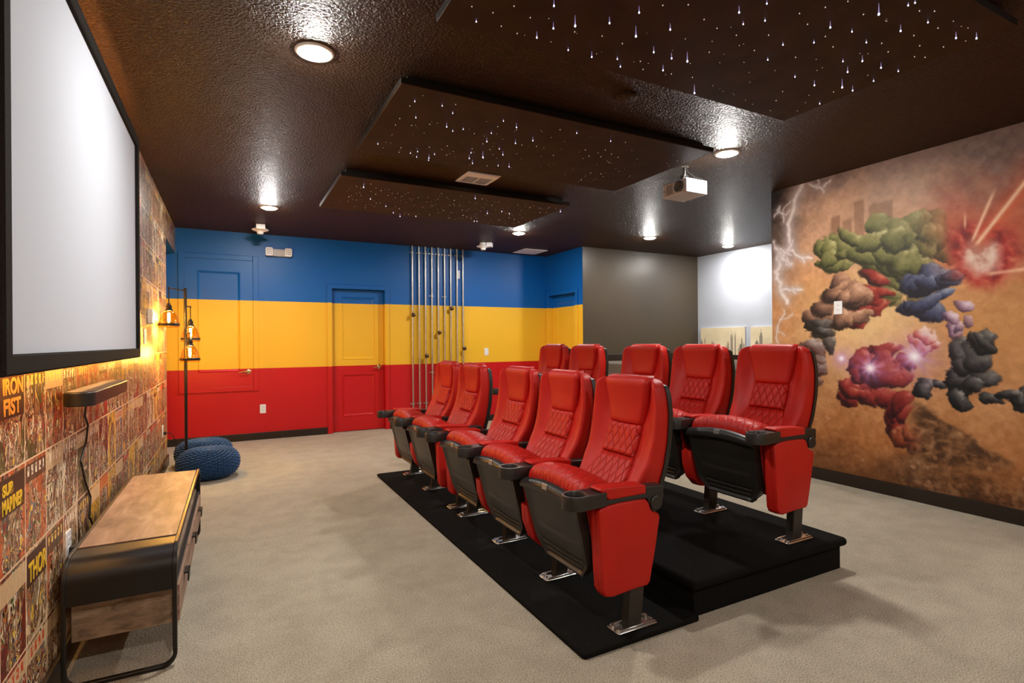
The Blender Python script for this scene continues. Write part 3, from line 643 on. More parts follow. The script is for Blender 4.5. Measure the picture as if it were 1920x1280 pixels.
# ------------------------------------------------------------------ three-light floor lamp
def clear_glass(name, tint, ior_mix=.12):
    t = NT(name); tr = t.node('BsdfTransparent'); gl = t.node('BsdfGlossy'); mx = t.node('MixShader'); lw = t.node('LayerWeight')
    n = t.noise(t.obj(), 30, 2); t.l.new(t.ramp(n, [(.3, tuple(x * .92 for x in tint)), (.7, tint)]), tr.inputs['Color'])
    gl.inputs['Roughness'].default_value = .05; gl.inputs['Color'].default_value = (1, .93, .8, 1); lw.inputs['Blend'].default_value = .35
    f = t.math('ADD', t.math('MULTIPLY', t.math('POWER', lw.outputs['Facing'], 2.), .5), .03)
    t.l.new(f, mx.inputs[0]); t.l.new(tr.outputs[0], mx.inputs[1]); t.l.new(gl.outputs[0], mx.inputs[2]); t.l.new(mx.outputs[0], t.out.inputs['Surface'])
    return t.m
M['amber_glass'] = clear_glass('amber_tinted_glass', (1, .89, .62)); M['bulb_glass'] = clear_glass('bulb_glass', (1, .96, .85))
M['filament'] = emissive('glowing_filament', (1, .62, .22), 1900)
LX, LY = -.372, 6.12
lamp = thing('floor_lamp', 'black floor lamp with three clear glass dome shades, lit, by the corner', 'floor lamp', (LX, LY, 0))
MB().lathe([(0, 0), (.115, 0), (.115, .010), (.105, .018), (.02, .022), (0, .022)]).build('base', M['black_metal'], lamp)
MB().lathe([(.0, .02), (.0135, .02), (.0135, 1.815), (0, 1.815)], n=16).build('pole', M['black_metal'], lamp)
def head(dx, dy, za, drop, zr=0.):
    """arm at height za reaching to (dx,dy), rod, socket, shade with band, bulb"""
    L = math.hypot(dx, dy); a = MB().tube([(0, 0, za), (dx, dy, za)], .006, 8).sphere((dx, dy, za), .010).tube([(dx, dy, za), (dx, dy, za - drop)], .0045, 8)
    arm = a.build('arm', M['black_metal'], lamp)
    z = za - drop
    MB().lathe([(0, .004), (.014, .002), (.016, -.014), (.024, -.018), (.024, -.05), (.030, -.054), (.034, -.066), (.028, -.068), (0, -.068)], dx, dy, 24, 'Z', z).build('socket', M['black_metal'], arm)
    prof = [(.030, -.062), (.046, -.078), (.062, -.105), (.074, -.140), (.081, -.180), (.083, -.222), (.081, -.222), (.079, -.180), (.072, -.141), (.060, -.107), (.044, -.081), (.028, -.066)]
    sh = MB().lathe(prof, dx, dy, 40, 'Z', z, cap=False).build('lamp_shade', M['amber_glass'], lamp); sh['label'] = 'clear amber glass dome shade with a dark band'
    MB().lathe([(.0835, -.182), (.0855, -.184), (.0865, -.203), (.0845, -.206), (.0815, -.206), (.0815, -.182)], dx, dy, 40, 'Z', z, cap=False).build('band', M['black_metal'], sh)
    bl = MB().lathe([(.011, -.066), (.013, -.085), (.017, -.10), (.0175, -.165), (.010, -.180), (.001, -.183)], dx, dy, 16, 'Z', z).build('bulb', M['bulb_glass'], lamp)
    f = MB()
    for k in range(4):
        q = k * PI / 2; f.tube([(dx + .006 * math.cos(q), dy + .006 * math.sin(q), z - .09), (dx + .006 * math.cos(q), dy + .006 * math.sin(q), z - .165)], .0036, 6)
    f.build('filament', M['filament'], bl)
head(-.115, -.25, 1.79, .145)
head(.035, .13, 1.64, .125)
head(.045, -.16, 1.375, .055)
cord = MB().tube([(XL + .012, 6.27, .40), (XL + .05, 6.29, .40), (XL + .085, 6.33, .36), (XL + .10, 6.36, .28), (XL + .11, 6.33, .15), (XL + .10, 6.28, .03), (XL + .12, 6.22, .004)], .004, 8)
cord.build('cord', M['dark_plastic'], None)
co = bpy.data.objects['cord']; co.parent = lamp; co.location = (-LX, -LY, 0)

# ------------------------------------------------------------------ knitted poufs
t = NT('blue_chunky_knit'); n = t.noise(t.obj(), 90, 3); M['knit'] = t.set(base=t.ramp(n, [(.3, srgb(16, 44, 80)), (.7, srgb(38, 82, 130))]), rough=.9, normal=t.bump(t.noise(t.obj(), 420, 2), .4, .002), spec=.15, sheen=.3)
def pouf(label, loc, r, h, rz):
    nu, nv = 240, 96; vs, fs = [], []
    rows = 17; cols = 34
    for j in range(nv + 1):
        ph = -PI / 2 + PI * j / nv; cr = max(0, math.cos(ph)) ** .62; zz = math.sin(ph); zz = (abs(zz) ** .9) * (1 if zz > 0 else -1)
        for i in range(nu):
            a = 2 * PI * i / nu
            q = i / nu * cols; w = j / nv * rows
            # slanting stitches in columns: a herringbone of short fat loops
            side = 1 if (q % 1) < .5 else -1; fx = abs((q % 1) - .5) * 2
            st = abs(math.sin(PI * (w + side * .32 * (1 - abs(2 * fx - 1)) + (.5 if int(q) % 2 else 0))))
            d = .030 * (st ** .9) * (math.sin(PI * ((q * 2) % 1)) ** .5) * min(1, cr * 1.6) - .014
            rr = r * cr + d * (cr > .05); vs.append((rr * math.cos(a), rr * math.sin(a), h / 2 + (h / 2) * zz + d * zz * .8 * min(1, cr * 3)))
    for j in range(nv):
        for i in range(nu): fs.append((j * nu + i, j * nu + (i + 1) % nu, (j + 1) * nu + (i + 1) % nu, (j + 1) * nu + i))
    m = MB(); m.add(vs, fs); o = m.build('knitted_pouf', M['knit'], None, angle=180); o.location = loc; o.rotation_euler = (0, 0, rz)
    zmin = min(v[2] for v in vs); o.location.z = -zmin
    for v in o.data.vertices: pass
    return tag(o, label, 'pouf', 'knitted poufs')
pouf('round blue chunky knitted pouf in front of the floor lamp, behind the console', (-.175, 5.885, 0), .258, .28, .3)
pouf('round blue chunky knitted pouf behind the floor lamp, nearest the red wall', (-.235, 6.49, 0), .26, .27, 1.1)

# ------------------------------------------------------------------ wall plates
def plate(name, label, cat, pos, axis, w=.073, h=.117, kind='outlet', mat='white_plastic', plug=False):
    """axis: '+X' on the left wall, '-Y' on the far wall, '-X' on the right wall"""
    t = thing(name, label, cat, pos, {'+X': PI / 2, '-Y': 0, '-X': -PI / 2}[axis])
    MB().prism(rrect(-w / 2, w / 2, -h / 2, h / 2, .006, 3), 'Y', -.006, 0).build('cover_plate', M[mat], t, bevel=.002)
    if kind == 'outlet':
        for s in (1, -1):
            so = MB().prism([(x, z + s * .0195) for x, z in rrect(-.017, .017, -.0145, .0145, .008, 4)], 'Y', -.0075, -.005).build('socket', M[mat], t)
            MB().box(-.0075, -.005, -.0078, -.0074, s * .0195 - .001, s * .0195 + .007).box(.005, .0075, -.0078, -.0074, s * .0195 - .001, s * .0195 + .006).build('slot', M['dark_plastic'], so, smooth=False)
        if plug: MB().box(-.013, .013, -.032, -.0075, -.034, -.006).build('plug', M['dark_plastic'], t, smooth=False, bevel=.004)
    elif kind == 'switch':
        MB().box(-.0165, .0165, -.0085, -.005, -.033, .033).build('rocker', M[mat], t, smooth=False, bevel=.002)
    return t
plate('wall_outlet', 'white wall outlet on the red stripe between the two striped doors', 'outlet', (.396, YW, .405), '-Y')
plate('light_switch', 'white light switch on the yellow stripe right of the steel pipes', 'switch', (3.672, YW, 1.113), '-Y', kind='switch')
plate('wall_outlet', 'white wall outlet set in the orange mural', 'outlet', (XM - .004, 2.84, 1.545), '-X')
plate('wall_outlet', 'white wall outlet on the comic wall behind the near end of the console', 'outlet', (XL, 2.757, .462), '+X', plug=True)
plate('wall_outlet', 'white wall outlet on the comic wall beside the poufs, with a black plug', 'outlet', (XL, 6.27, .415), '+X', plug=True)
plate('light_switch', 'wall plate lit yellow on the comic wall, under the white thermostat', 'switch', (XL, 5.06, 1.33), '+X', kind='switch', w=.115)
plate('wall_plate', 'small pale plate high on the blue stripe between the last two pipes', 'wall plate', (3.195, YW, 2.33), '-Y', w=.05, h=.13, kind='blank')
t = thing('thermostat', 'white box thermostat on the comic wall between screen and lamp', 'thermostat', (XL, 5.27, 1.495), PI / 2)
MB().prism(rrect(-.055, .055, -.06, .06, .012, 4), 'Y', -.036, 0).build('housing', M['white_plastic'], t, bevel=.004)
MB().box(-.035, .035, -.0375, -.0355, .0, .04).build('display', M['grey_plastic'], t, smooth=False)

# ------------------------------------------------------------------ emergency light above the striped doors
t = thing('emergency_light', 'white twin-head emergency light on the blue stripe', 'emergency light', (.600, YW + .003, 2.487))
MB().prism(rrect(-.135, .135, -.052, .042, .012, 4), 'Y', -.055, 0).build('housing', M['grey_plastic'], t, bevel=.004)
for s in (-1, 1):
    hd = MB().prism([(x + s * .118, z + .002) for x, z in rrect(-.045, .045, -.055, .055, .02, 5)], 'Y', -.085, -.02).build('lamp_head', M['white_plastic'], t, bevel=.005)
    m = MB()
    for a in range(3):
        for c in range(3): m.sphere((s * .118 + (a - 1) * .022, -.084, .002 + (c - 1) * .026), .0085, 10, 6)
    m.build('reflector_leds', M['grey_plastic'], hd)
MB().box(-.012, .012, -.058, -.05, -.056, -.05).build('test_button', M['grey_plastic'], t, smooth=False)

# ------------------------------------------------------------------ steel pipes
XPIPE = [2.442, 2.545, 2.646, 2.748, 2.851, 2.954, 3.055, 3.160, 3.260]
knobs = {0: 1.682, 2: 1.065, 4: 1.42, 6: 1.79, 8: 1.171}; mids = {3: (1.978, .811), 5: (1.972,)}
ordn = ['first', 'second', 'third', 'fourth', 'middle', 'sixth', 'seventh', 'eighth', 'ninth']
hgt = {0: 'high on yellow', 2: 'lowest of all', 4: 'mid yellow', 6: 'highest of all', 8: 'low on yellow'}
for i, x in enumerate(XPIPE):
    lab = f'{ordn[i]} of nine steel pipes from the left' + (f', dark knob {hgt[i]}' if i in knobs else ', without a knob')
    t = thing('steel_pipe', lab, 'pipe', (x, YW - .032, 0), 0, 'steel pipes on the striped wall')
    MB().lathe([(.0, .0), (.0125, 0), (.0125, 2.719), (0, 2.719)], n=16).build('tube', M['steel'], t)
    for z in (2.622,) + mids.get(i, ()) + (.35,):
        c = MB().lathe([(.0126, -.009), (.0148, -.009), (.0148, .009), (.0126, .009)], 0, 0, 16, 'Z', z, cap=False); c.box(-.034, .034, .022, .031, z - .009, z + .009).box(-.0148, -.012, 0, .024, z - .009, z + .009).box(.012, .0148, 0, .024, z - .009, z + .009)
        cl = c.build('pipe_clamp', M['steel'], t, smooth=False)
        MB().sphere((-.025, .022, z), .0055, 8, 5).sphere((.025, .022, z), .0055, 8, 5).build('screw', M['chrome'], cl)
    if i in knobs:
        z = knobs[i]; MB().lathe([(.0, -.012), (.012, -.012), (.012, -.022), (.026, -.027), (.033, -.040), (.028, -.055), (.014, -.064), (.0, -.066)], 0, 0, 20, 'Y', z).build('knob', M['bronze'], t)

# ------------------------------------------------------------------ ceiling fittings
M['lens'] = emissive('lit_lamp_lens', (1, .962, .905), LAMP_E); M['trim_paint'] = plain('cream_lamp_trim', (.80, .76, .66), .4, var=.02)
LIGHTS = [(.389, 2.829, 'bright recessed ceiling light nearest the camera, above the open floor'), (.392, 6.282, 'recessed ceiling light over the corner by the white sensor, near the blue wall'),
          (3.440, 6.310, 'recessed ceiling light beyond the farthest star panel, near the pipes'), (3.433, 2.912, 'recessed ceiling light beside the white projector'),
          (5.264, 5.800, 'recessed ceiling light in front of the black wall'), (6.820, 5.780, 'recessed ceiling light by the white wall, behind the mural')]
for i, (x, y, lab) in enumerate(LIGHTS + [(.39, -.62, ''), (3.44, -.55, '')]):  # last two are unseen, added behind the camera to extend the grid and fill
    if not lab: lab = 'unseen added recessed ceiling light behind the camera, ' + ('over the console side' if x < 1 else 'over the mural side')
    if i == 0:
        L0 = t = thing('ceiling_light', lab, 'ceiling light', (x, y, H), 0, 'recessed ceiling lights')
        MB().lathe([(.058, -.001), (.066, -.006), (.080, -.009), (.090, -.006), (.094, .0), (.060, .0)], n=40, cap=False).build('trim_ring', M['trim_paint'], t)
        MB().lathe([(.066, -.006), (.062, -.012), (.050, -.017), (.034, -.0195), (.015, -.0205), (.001, -.021)], n=40).build('lens', M['lens'], t)
    else: dup(L0, (x, y, H), lab)
t = thing('air_vent', 'white two-grille air vent in the ceiling between the star panels', 'vent', (1.965, 4.355, H))
m = MB(); prof = [(0, 0), (.0, -.006), (.006, -.010), (.020, -.010)]
m.loft([[(-.155 + a, -.150 + a, h), (.155 - a, -.150 + a, h), (.155 - a, .150 - a, h), (-.155 + a, .150 - a, h)] for a, h in prof], cap=False)
m.box(-.135, .135, -.132, -.045, -.010, -.006).box(-.009, .009, -.05, .132, -.010, -.006).box(-.136, -.122, -.05, .132, -.010, -.006).box(.122, .136, -.05, .132, -.010, -.006).box(-.13, .13, .118, .132, -.01, -.006)
m.build('frame', M['white_fitting'], t, smooth=False)
for cx in (-.066, .066):
    m = MB()
    for k in range(9):
        y = -.04 + k * .0185; m.add([(cx - .058, y, -.008), (cx + .058, y, -.008), (cx + .058, y + .011, -.002), (cx - .058, y + .011, -.002)], [(0, 1, 2, 3)])
    m.box(cx - .058, cx + .058, -.048, .12, -.0012, -.0006); m.build('grille', M['white_plastic'], t, smooth=False)
t = thing('ceiling_panel', 'flat white square ceiling cover near the blue wall', 'ceiling cover', (4.298, 7.512, H))
MB().box(-.205, .205, -.205, .205, -.009, 0).build('plate', M['white_fitting'], t, smooth=False, bevel=.003)
def sensor(label, x, y, rz):
    t = thing('ceiling_sensor', label, 'sensor', (x, y, H), rz, 'white ceiling sensors')
    MB().lathe([(0, 0), (.05, 0), (.055, -.03), (.085, -.042), (.098, -.050), (.085, -.060), (.05, -.070), (.038, -.078), (.036, -.098), (.028, -.104), (0, -.105)], n=32).build('bell_base', M['white_fitting'], t)
    MB().box(-.05, .05, -.135, -.055, -.062, -.004).build('box_head', M['white_fitting'], t, smooth=False, bevel=.004)
sensor('white dish-shaped ceiling sensor with box, above the small striped door', .352, 7.30, 0.)
sensor('white ceiling sensor with a box turned right, above the pipes', 3.31, 7.17, .9)
t = thing('smoke_detector', 'dark painted round detector on the ceiling beside the middle star panel', 'smoke detector', (2.09, 2.49, H))
MB().lathe([(0, 0), (.062, 0), (.064, -.018), (.050, -.028), (0, -.030)], n=32).build('housing', M['ceiling'], t)

# projector on a ceiling bracket
t = thing('projector', 'white ceiling-mounted projector with round lens on a small bracket', 'projector', (3.365, 3.285, 2.462))
MB().prism(rrect(-.118, .118, -.135, .135, .012, 4), 'Z', 0, .112).build('body', plain('projector_white', (.55, .57, .62), .4, var=.02), t, bevel=.006, seg=3)
m = MB().lathe([(.047, 0), (.047, -.010), (.040, -.012), (.034, -.004), (.012, -.001), (0, -.001)], -.118, -.055, 28, 'X', .058)
ln = m.build('lens', plain('lens_grey', (.10, .105, .115), .25), t); ln['label'] = 'round grey lens ring'
m = MB()
for a in range(6):
    for c in range(9): m.box(-.1195, -.1175, .02 + a * .012, .027 + a * .012, .018 + c * .0088, .0225 + c * .0088)
m.build('vent_slots', M['dark_plastic'], t, smooth=False)
MB().box(-.1195, -.1175, .110, .117, .048, .066).build('infrared_window', M['dark_plastic'], t, smooth=False)
m = MB()
for k in range(9): m.box(-.06 + k * .011, -.054 + k * .011, -.1365, -.1345, .03, .085)
m.build('side_grille', M['grey_plastic'], t, smooth=False)
m = MB().lathe([(0, .258), (.035, .258), (.035, .250), (.012, .246), (.012, .17), (0, .17)], n=20).box(-.03, .03, -.02, .02, .15, .175).box(-.032, -.026, -.012, .012, .112, .17).box(.026, .032, -.012, .012, .112, .17).box(-.05, .05, -.05, .05, .1125, .118)
m.build('bracket', M['chrome'], t, smooth=False)
MB().tube([(.08, -.06, .10), (.12, -.08, .13), (.14, -.06, .15), (.10, -.02, .17), (.04, .0, .21), (.02, .0, .25)], .004, 8).build('cable', M['dark_plastic'], t)

# ------------------------------------------------------------------ star panels
M['star_board'] = plain('dark_brown_star_board', (.042, .0190, .0068), .6, nscale=5, var=.18, bump=.1, bdist=.004, spec=.2)
M['board_edge'] = M['star_board']
M['star_head'] = emissive('star_fibre_tip', (.66, .70, 1), 2.6); M['star_dot'] = emissive('star_fibre_dot', (.95, .85, .75), .55); M['star_tail'] = emissive('star_fibre_strand', (.42, .36, 1), .45)
PZ = 2.645
def fibre_mesh(size):
    r, L = {1: (.0024, .003), 2: (.0030, .014), 3: (.0036, .028), 4: (.0044, .046)}[size]
    m = MB()
    if size > 1:
        m.cur = 1; m.lathe([(.0006, 0), (r * .62, -L)], n=8)
    m.cur = 0; m.sphere((0, 0, -L), r, 10, 6, 1.25)
    me = m.build('fibre_light', [M['star_head'] if size > 1 else M['star_dot'], M['star_tail']], None); d = me.data; bpy.data.objects.remove(me); return d
FIB = {s: fibre_mesh(s) for s in (1, 2, 3, 4)}
def star_panel(label, x0, x1, y0, y1, key):
    ox, oy = (x0 + x1) / 2, (y0 + y1) / 2; t = thing('star_panel', label, 'ceiling panel', (ox, oy, PZ), 0, 'fibre-optic star panels')
    MB().box(x0 - ox, x1 - ox, y0 - oy, y1 - oy, 0, .035).build('board', M['star_board'], t, smooth=False, bevel=.002)
    MB().box(x0 - ox - .002, x1 - ox + .002, y0 - oy - .002, y1 - oy + .002, .004, .034).build('edge_band', M['black_metal'], t, smooth=False)
    MB().box(x0 - ox + .05, x1 - ox - .05, y0 - oy + .05, y1 - oy - .05, .035, H - PZ).build('hanging_light_block', M['black_metal'], t, smooth=False)  # added hanging block, widened to keep light out of the gap under the ceiling
    st = STARS[key]; big = [s for s in st if s[2] >= 1][:100]; rest = [s for s in st if s not in big]
    for x, y, s in big:
        o = bpy.data.objects.new('fibre_light', FIB[s]); COL.objects.link(o); o.parent = t; o.location = (x - ox, y - oy, 0)
        if key == 'F': o.scale = (1.35, 1.35, 1.1)
    m = MB(); rnd = random.Random(len(label))
    for x, y, s in rest: m.sphere((x - ox, y - oy, -.0005), .0028 if key == 'F' else .0022, 6, 4)
    for k in range({'N': 30, 'M': 60, 'F': 110}[key]): m.sphere((rnd.uniform(x0 + .12, x1 - .12) - ox, rnd.uniform(y0 + .1, y1 - .08) - oy, -.0003), rnd.choice((.0011, .0014, .0017)) * (1.5 if key == 'F' else 1.15), 6, 4)
    o = m.build('faint_fibre_lights', M['star_dot'], t); o['kind'] = 'stuff'
star_panel('large dark star panel nearest the camera at the top edge, fewest and brightest points', .80, 3.10, 1.06, 2.195, 'N')
star_panel('dark brown star panel in the middle of the ceiling, beside the projector', .82, 3.15, 2.795, 3.93, 'M')
star_panel('dark brown star panel farthest away, with the densest star points', .825, 3.07, 4.555, 5.72, 'F')

# ------------------------------------------------------------------ art: helper noise and painted sheets
def vnoise(x, y, seed, oct=4, gain=.5):
    out = np.zeros_like(x); amp = 1.; tot = 0.
    for o in range(oct):
        rng = np.random.RandomState(seed + o); g = rng.rand(64, 64); xx, yy = x * 2 ** o, y * 2 ** o
        xi, yi = np.floor(xx).astype(int), np.floor(yy).astype(int); fx, fy = xx - xi, yy - yi; fx = fx * fx * (3 - 2 * fx); fy = fy * fy * (3 - 2 * fy)
        G = lambda a, b: g[a % 64, b % 64]
        out += amp * ((G(xi, yi) * (1 - fx) + G(xi + 1, yi) * fx) * (1 - fy) + (G(xi, yi + 1) * (1 - fx) + G(xi + 1, yi + 1) * fx) * fy); tot += amp; amp *= gain
    return out / tot
def lin(c): 
    c = np.asarray(c, float) / 255; return np.where(c <= .04045, c / 12.92, ((c + .055) / 1.055) ** 2.4)
def sheet(name, P, C, mat_rough, parent=None, edge_col=None):
    """coloured sheet: P (nu,nv,3) points, C (nu,nv,3) sRGB 0-255, colours stored as a vertex attribute"""
    nu, nv = P.shape[:2]; idx = np.arange(nu * nv).reshape(nu, nv)
    f = np.stack([idx[:-1, :-1], idx[1:, :-1], idx[1:, 1:], idx[:-1, 1:]], -1).reshape(-1, 4)
    me = bpy.data.meshes.new(name); me.from_pydata(P.reshape(-1, 3).tolist(), [], f.tolist())
    a = me.color_attributes.new('print', 'FLOAT_COLOR', 'POINT'); col = np.ones((nu * nv, 4), np.float32); col[:, :3] = lin(np.clip(C, 0, 255)).reshape(-1, 3); a.data.foreach_set('color', col.ravel())
    t = NT(name + '_print'); at_ = t.node('VertexColor', layer_name='print'); n = t.noise(t.obj(), 70, 3)
    t.set(base=t.mix(.25, at_.outputs['Color'], t.ramp(n, [(.3, (.86, .86, .86)), (.7, (1, 1, 1))]), 'MULTIPLY'), rough=mat_rough, normal=t.bump(n, .08, .003), spec=.35)
    me.materials.append(t.m); o = bpy.data.objects.new(name, me); COL.objects.link(o)
    if parent is not None: o.parent = parent
    return o
# ------------------------------------------------------------------ wall mural: an abstract storm of coloured smoke, sparks and lightning
step = .0065
ys = np.concatenate([np.arange(YBK + .02, 1.2, .03), np.arange(1.2, YM - .0005, step)]); zs = np.arange(.106, H - .001, step)
ys[-1] = YM - .001
Y, Z = np.meshgrid(ys, zs, indexing='ij')
wx = vnoise(Y * 2.2, Z * 2.2, 11, 4) - .5; wz = vnoise(Y * 2.2 + 9, Z * 2.2, 31, 4) - .5
f1 = vnoise(Y * 3 + wx * 2, Z * 3 + wz * 2, 51, 5, .55); f2 = vnoise(Y * 9 + wx * 3, Z * 9, 71, 5, .6); f3 = vnoise(Y * 26, Z * 26, 91, 4, .6)
ss = lambda a, b, x: (lambda t: t * t * (3 - 2 * t))(np.clip((x - a) / (b - a), 0, 1))
def lay(C, m, col): return C * (1 - m[..., None]) + np.asarray(col, float) * m[..., None]
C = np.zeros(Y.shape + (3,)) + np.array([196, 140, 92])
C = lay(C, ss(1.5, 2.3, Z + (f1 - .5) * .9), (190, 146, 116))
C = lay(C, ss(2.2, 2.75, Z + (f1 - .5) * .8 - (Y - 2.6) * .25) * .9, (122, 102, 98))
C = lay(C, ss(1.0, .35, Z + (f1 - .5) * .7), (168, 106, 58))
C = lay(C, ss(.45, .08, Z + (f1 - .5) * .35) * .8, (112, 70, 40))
C = lay(C, ss(3.12, 3.5, Y + (f1 - .5) * .5) * ss(1.5, 2.5, Z), (66, 52, 48)); C = lay(C, ss(3.25, 3.5, Y) * ss(2.35, 2.7, Z), (38, 38, 44))
C += ((f2 - .5) * 46 + (f3 - .5) * 26)[..., None] * np.array([1, .85, .7])
def blob(cy, cz, ry, rz, w=.55, soft=.16, k=1.0, rot=0.):
    dy, dz = Y - cy + wx * w * ry * 2.2, Z - cz + wz * w * rz * 2.2
    if rot: c, s = math.cos(rot), math.sin(rot); dy, dz = dy * c + dz * s, -dy * s + dz * c
    d = np.sqrt((dy / ry) ** 2 + (dz / rz) ** 2) + (f2 - .5) * .42
    return ss(1 + soft * .5, 1 - soft, d) * k
def shaded(m, a, b, c, q): # three-tone smoke mass
    col = np.where(q[..., None] < .45, np.asarray(a, float) + (np.asarray(b, float) - a) * (q / .45)[..., None], np.asarray(b, float) + (np.asarray(c, float) - b) * ((q - .45) / .55)[..., None])
    return m, col
def mass(C, m, a, b, c, seed, sc=5.):
    n_ = vnoise(Y * sc * 1.6 + wx * 2.5, Z * sc * 1.6 + wz * 2.5, seed, 4, .5); q = 1 - np.abs(n_ - .5) * 4.2; q = np.clip(q * .62 + (vnoise(Y * sc * 4, Z * sc * 4, seed + 40, 3) - .5) * .9 + (vnoise(Y * sc * .8, Z * sc * .8, seed + 80, 2) - .5) * .8 + .12, 0, 1)
    col = shaded(m, a, b, c, q)[1]; return C * (1 - m[..., None]) + col * m[..., None]
# pale glow in the middle
C = lay(C, blob(2.62, 1.38, .50, .48, .4, .9, .8), (232, 198, 142)); C = lay(C, blob(2.35, 2.35, .55, .4, .5, .9, .45), (206, 160, 124))
C = lay(C, blob(1.75, 1.35, .5, .35, .4, .9, .5), (206, 148, 84))
# skyline shapes in haze
for y0, y1, z1 in ((2.62, 2.70, 2.44), (2.72, 2.80, 2.30), (2.82, 2.90, 2.36), (2.40, 2.58, 2.38)):
    C = lay(C, ss(y0 - .012, y0 + .012, Y) * ss(y1 + .012, y1 - .012, Y) * ss(z1 + .02, z1 - .02, Z + (f2 - .5) * .05) * ss(1.85, 2.25, Z) * .5, (112, 76, 52))
# coloured billows: each mass is a heap of rounded, warped puffs painted back to front
rb = np.random.RandomState(17); g2 = vnoise(Y * 9 + 5, Z * 9 + wx * 3, 75, 5, .6); g3 = vnoise(Y * 26 + 3, Z * 26, 95, 4, .6)
def billow(C, cy, cz, ry, rz, n, r0, r1, cols, k=1., rot=0.):
    dk, md, lt, hi = [np.asarray(c, float) for c in cols]
    pts = []
    while len(pts) < n:
        a, b2 = rb.uniform(-1, 1, 2)
        if a * a + b2 * b2 < 1: pts.append((a, b2))
    pts.sort(key=lambda p: -p[0] * p[0] - p[1] * p[1] + rb.uniform(-.3, .3))
    for a, b2 in pts:
        y, z = a * ry, b2 * rz; c, s = math.cos(rot), math.sin(rot); y, z = y * c - z * s + cy, y * s + z * c + cz
        ra, rc, th = rb.uniform(r0, r1), rb.uniform(r0, r1) * .75, rb.uniform(-.9, .9)
        dy, dz = Y - y + wx * .26 + (f2 - .5) * .085 + (f3 - .5) * .03, Z - z + wz * .26 + (g2 - .5) * .085 + (g3 - .5) * .03; c, s = math.cos(th), math.sin(th); u, v = (dy * c + dz * s) / ra, (-dy * s + dz * c) / rc
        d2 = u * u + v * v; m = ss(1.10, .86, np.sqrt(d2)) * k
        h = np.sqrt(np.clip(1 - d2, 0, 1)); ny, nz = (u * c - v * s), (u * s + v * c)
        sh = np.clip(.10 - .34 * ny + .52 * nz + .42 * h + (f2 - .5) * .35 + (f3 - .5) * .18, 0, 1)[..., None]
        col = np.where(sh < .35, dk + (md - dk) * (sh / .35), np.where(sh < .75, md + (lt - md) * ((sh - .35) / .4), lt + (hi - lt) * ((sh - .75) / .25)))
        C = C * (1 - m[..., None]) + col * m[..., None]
    return C
OLIVE = ((44, 46, 22), (92, 94, 50), (138, 134, 82), (204, 196, 142)); NAVY = ((20, 22, 36), (50, 56, 84), (98, 106, 134), (196, 200, 212))
UMBER = ((40, 26, 22), (104, 74, 60), (178, 132, 104), (236, 200, 170)); WINE = ((44, 10, 12), (108, 26, 24), (158, 54, 44), (220, 144, 116))
COAL = ((14, 13, 13), (42, 40, 40), (92, 88, 86), (190, 184, 180)); LILAC = ((70, 50, 72), (140, 106, 134), (206, 180, 200), (246, 236, 244)); RUST = ((58, 22, 14), (122, 52, 30), (170, 92, 56), (222, 156, 110))
C = billow(C, 2.50, 1.70, .22, .20, 14, .07, .12, OLIVE, .6)
C = billow(C, 2.84, 2.02, .22, .16, 13, .06, .13, OLIVE); C = billow(C, 2.20, 2.04, .20, .13, 12, .06, .13, OLIVE); C = billow(C, 2.50, 2.02, .32, .20, 30, .07, .16, OLIVE)
C = billow(C, 2.66, 1.55, .08, .24, 9, .07, .12, WINE, .95, .3); C = billow(C, 2.86, 1.52, .20, .22, 15, .07, .14, UMBER); C = billow(C, 2.95, 1.30, .12, .12, 6, .06, .10, COAL, .9)
C = billow(C, 2.22, 1.62, .14, .24, 14, .07, .14, NAVY); C = billow(C, 2.05, 1.76, .12, .06, 5, .05, .09, NAVY, .95, -.3)
C = billow(C, 2.24, 1.22, .09, .08, 6, .05, .08, ((140, 44, 40), (196, 96, 84), (228, 196, 182), (250, 240, 232)), .9)
C = billow(C, 3.05, 1.04, .09, .22, 9, .06, .10, ((50, 24, 22), (92, 60, 54), (140, 120, 116), (208, 196, 190)), .85)
C = billow(C, 2.50, .98, .17, .20, 16, .07, .14, WINE); C = billow(C, 2.74, .80, .16, .09, 9, .06, .10, WINE); C = billow(C, 2.36, .72, .08, .22, 9, .07, .11, WINE, .95, -.2); C = billow(C, 2.27, .48, .08, .16, 7, .06, .10, RUST, .85, -.3)
C = billow(C, 1.90, 1.02, .14, .17, 13, .07, .13, COAL); C = billow(C, 2.08, .83, .15, .06, 7, .05, .09, COAL); C = billow(C, 1.70, .86, .14, .04, 7, .04, .07, COAL)
C = billow(C, 1.80, 1.22, .05, .06, 4, .05, .08, COAL)
C = billow(C, 1.96, 1.38, .10, .12, 8, .04, .08, LILAC, .8)
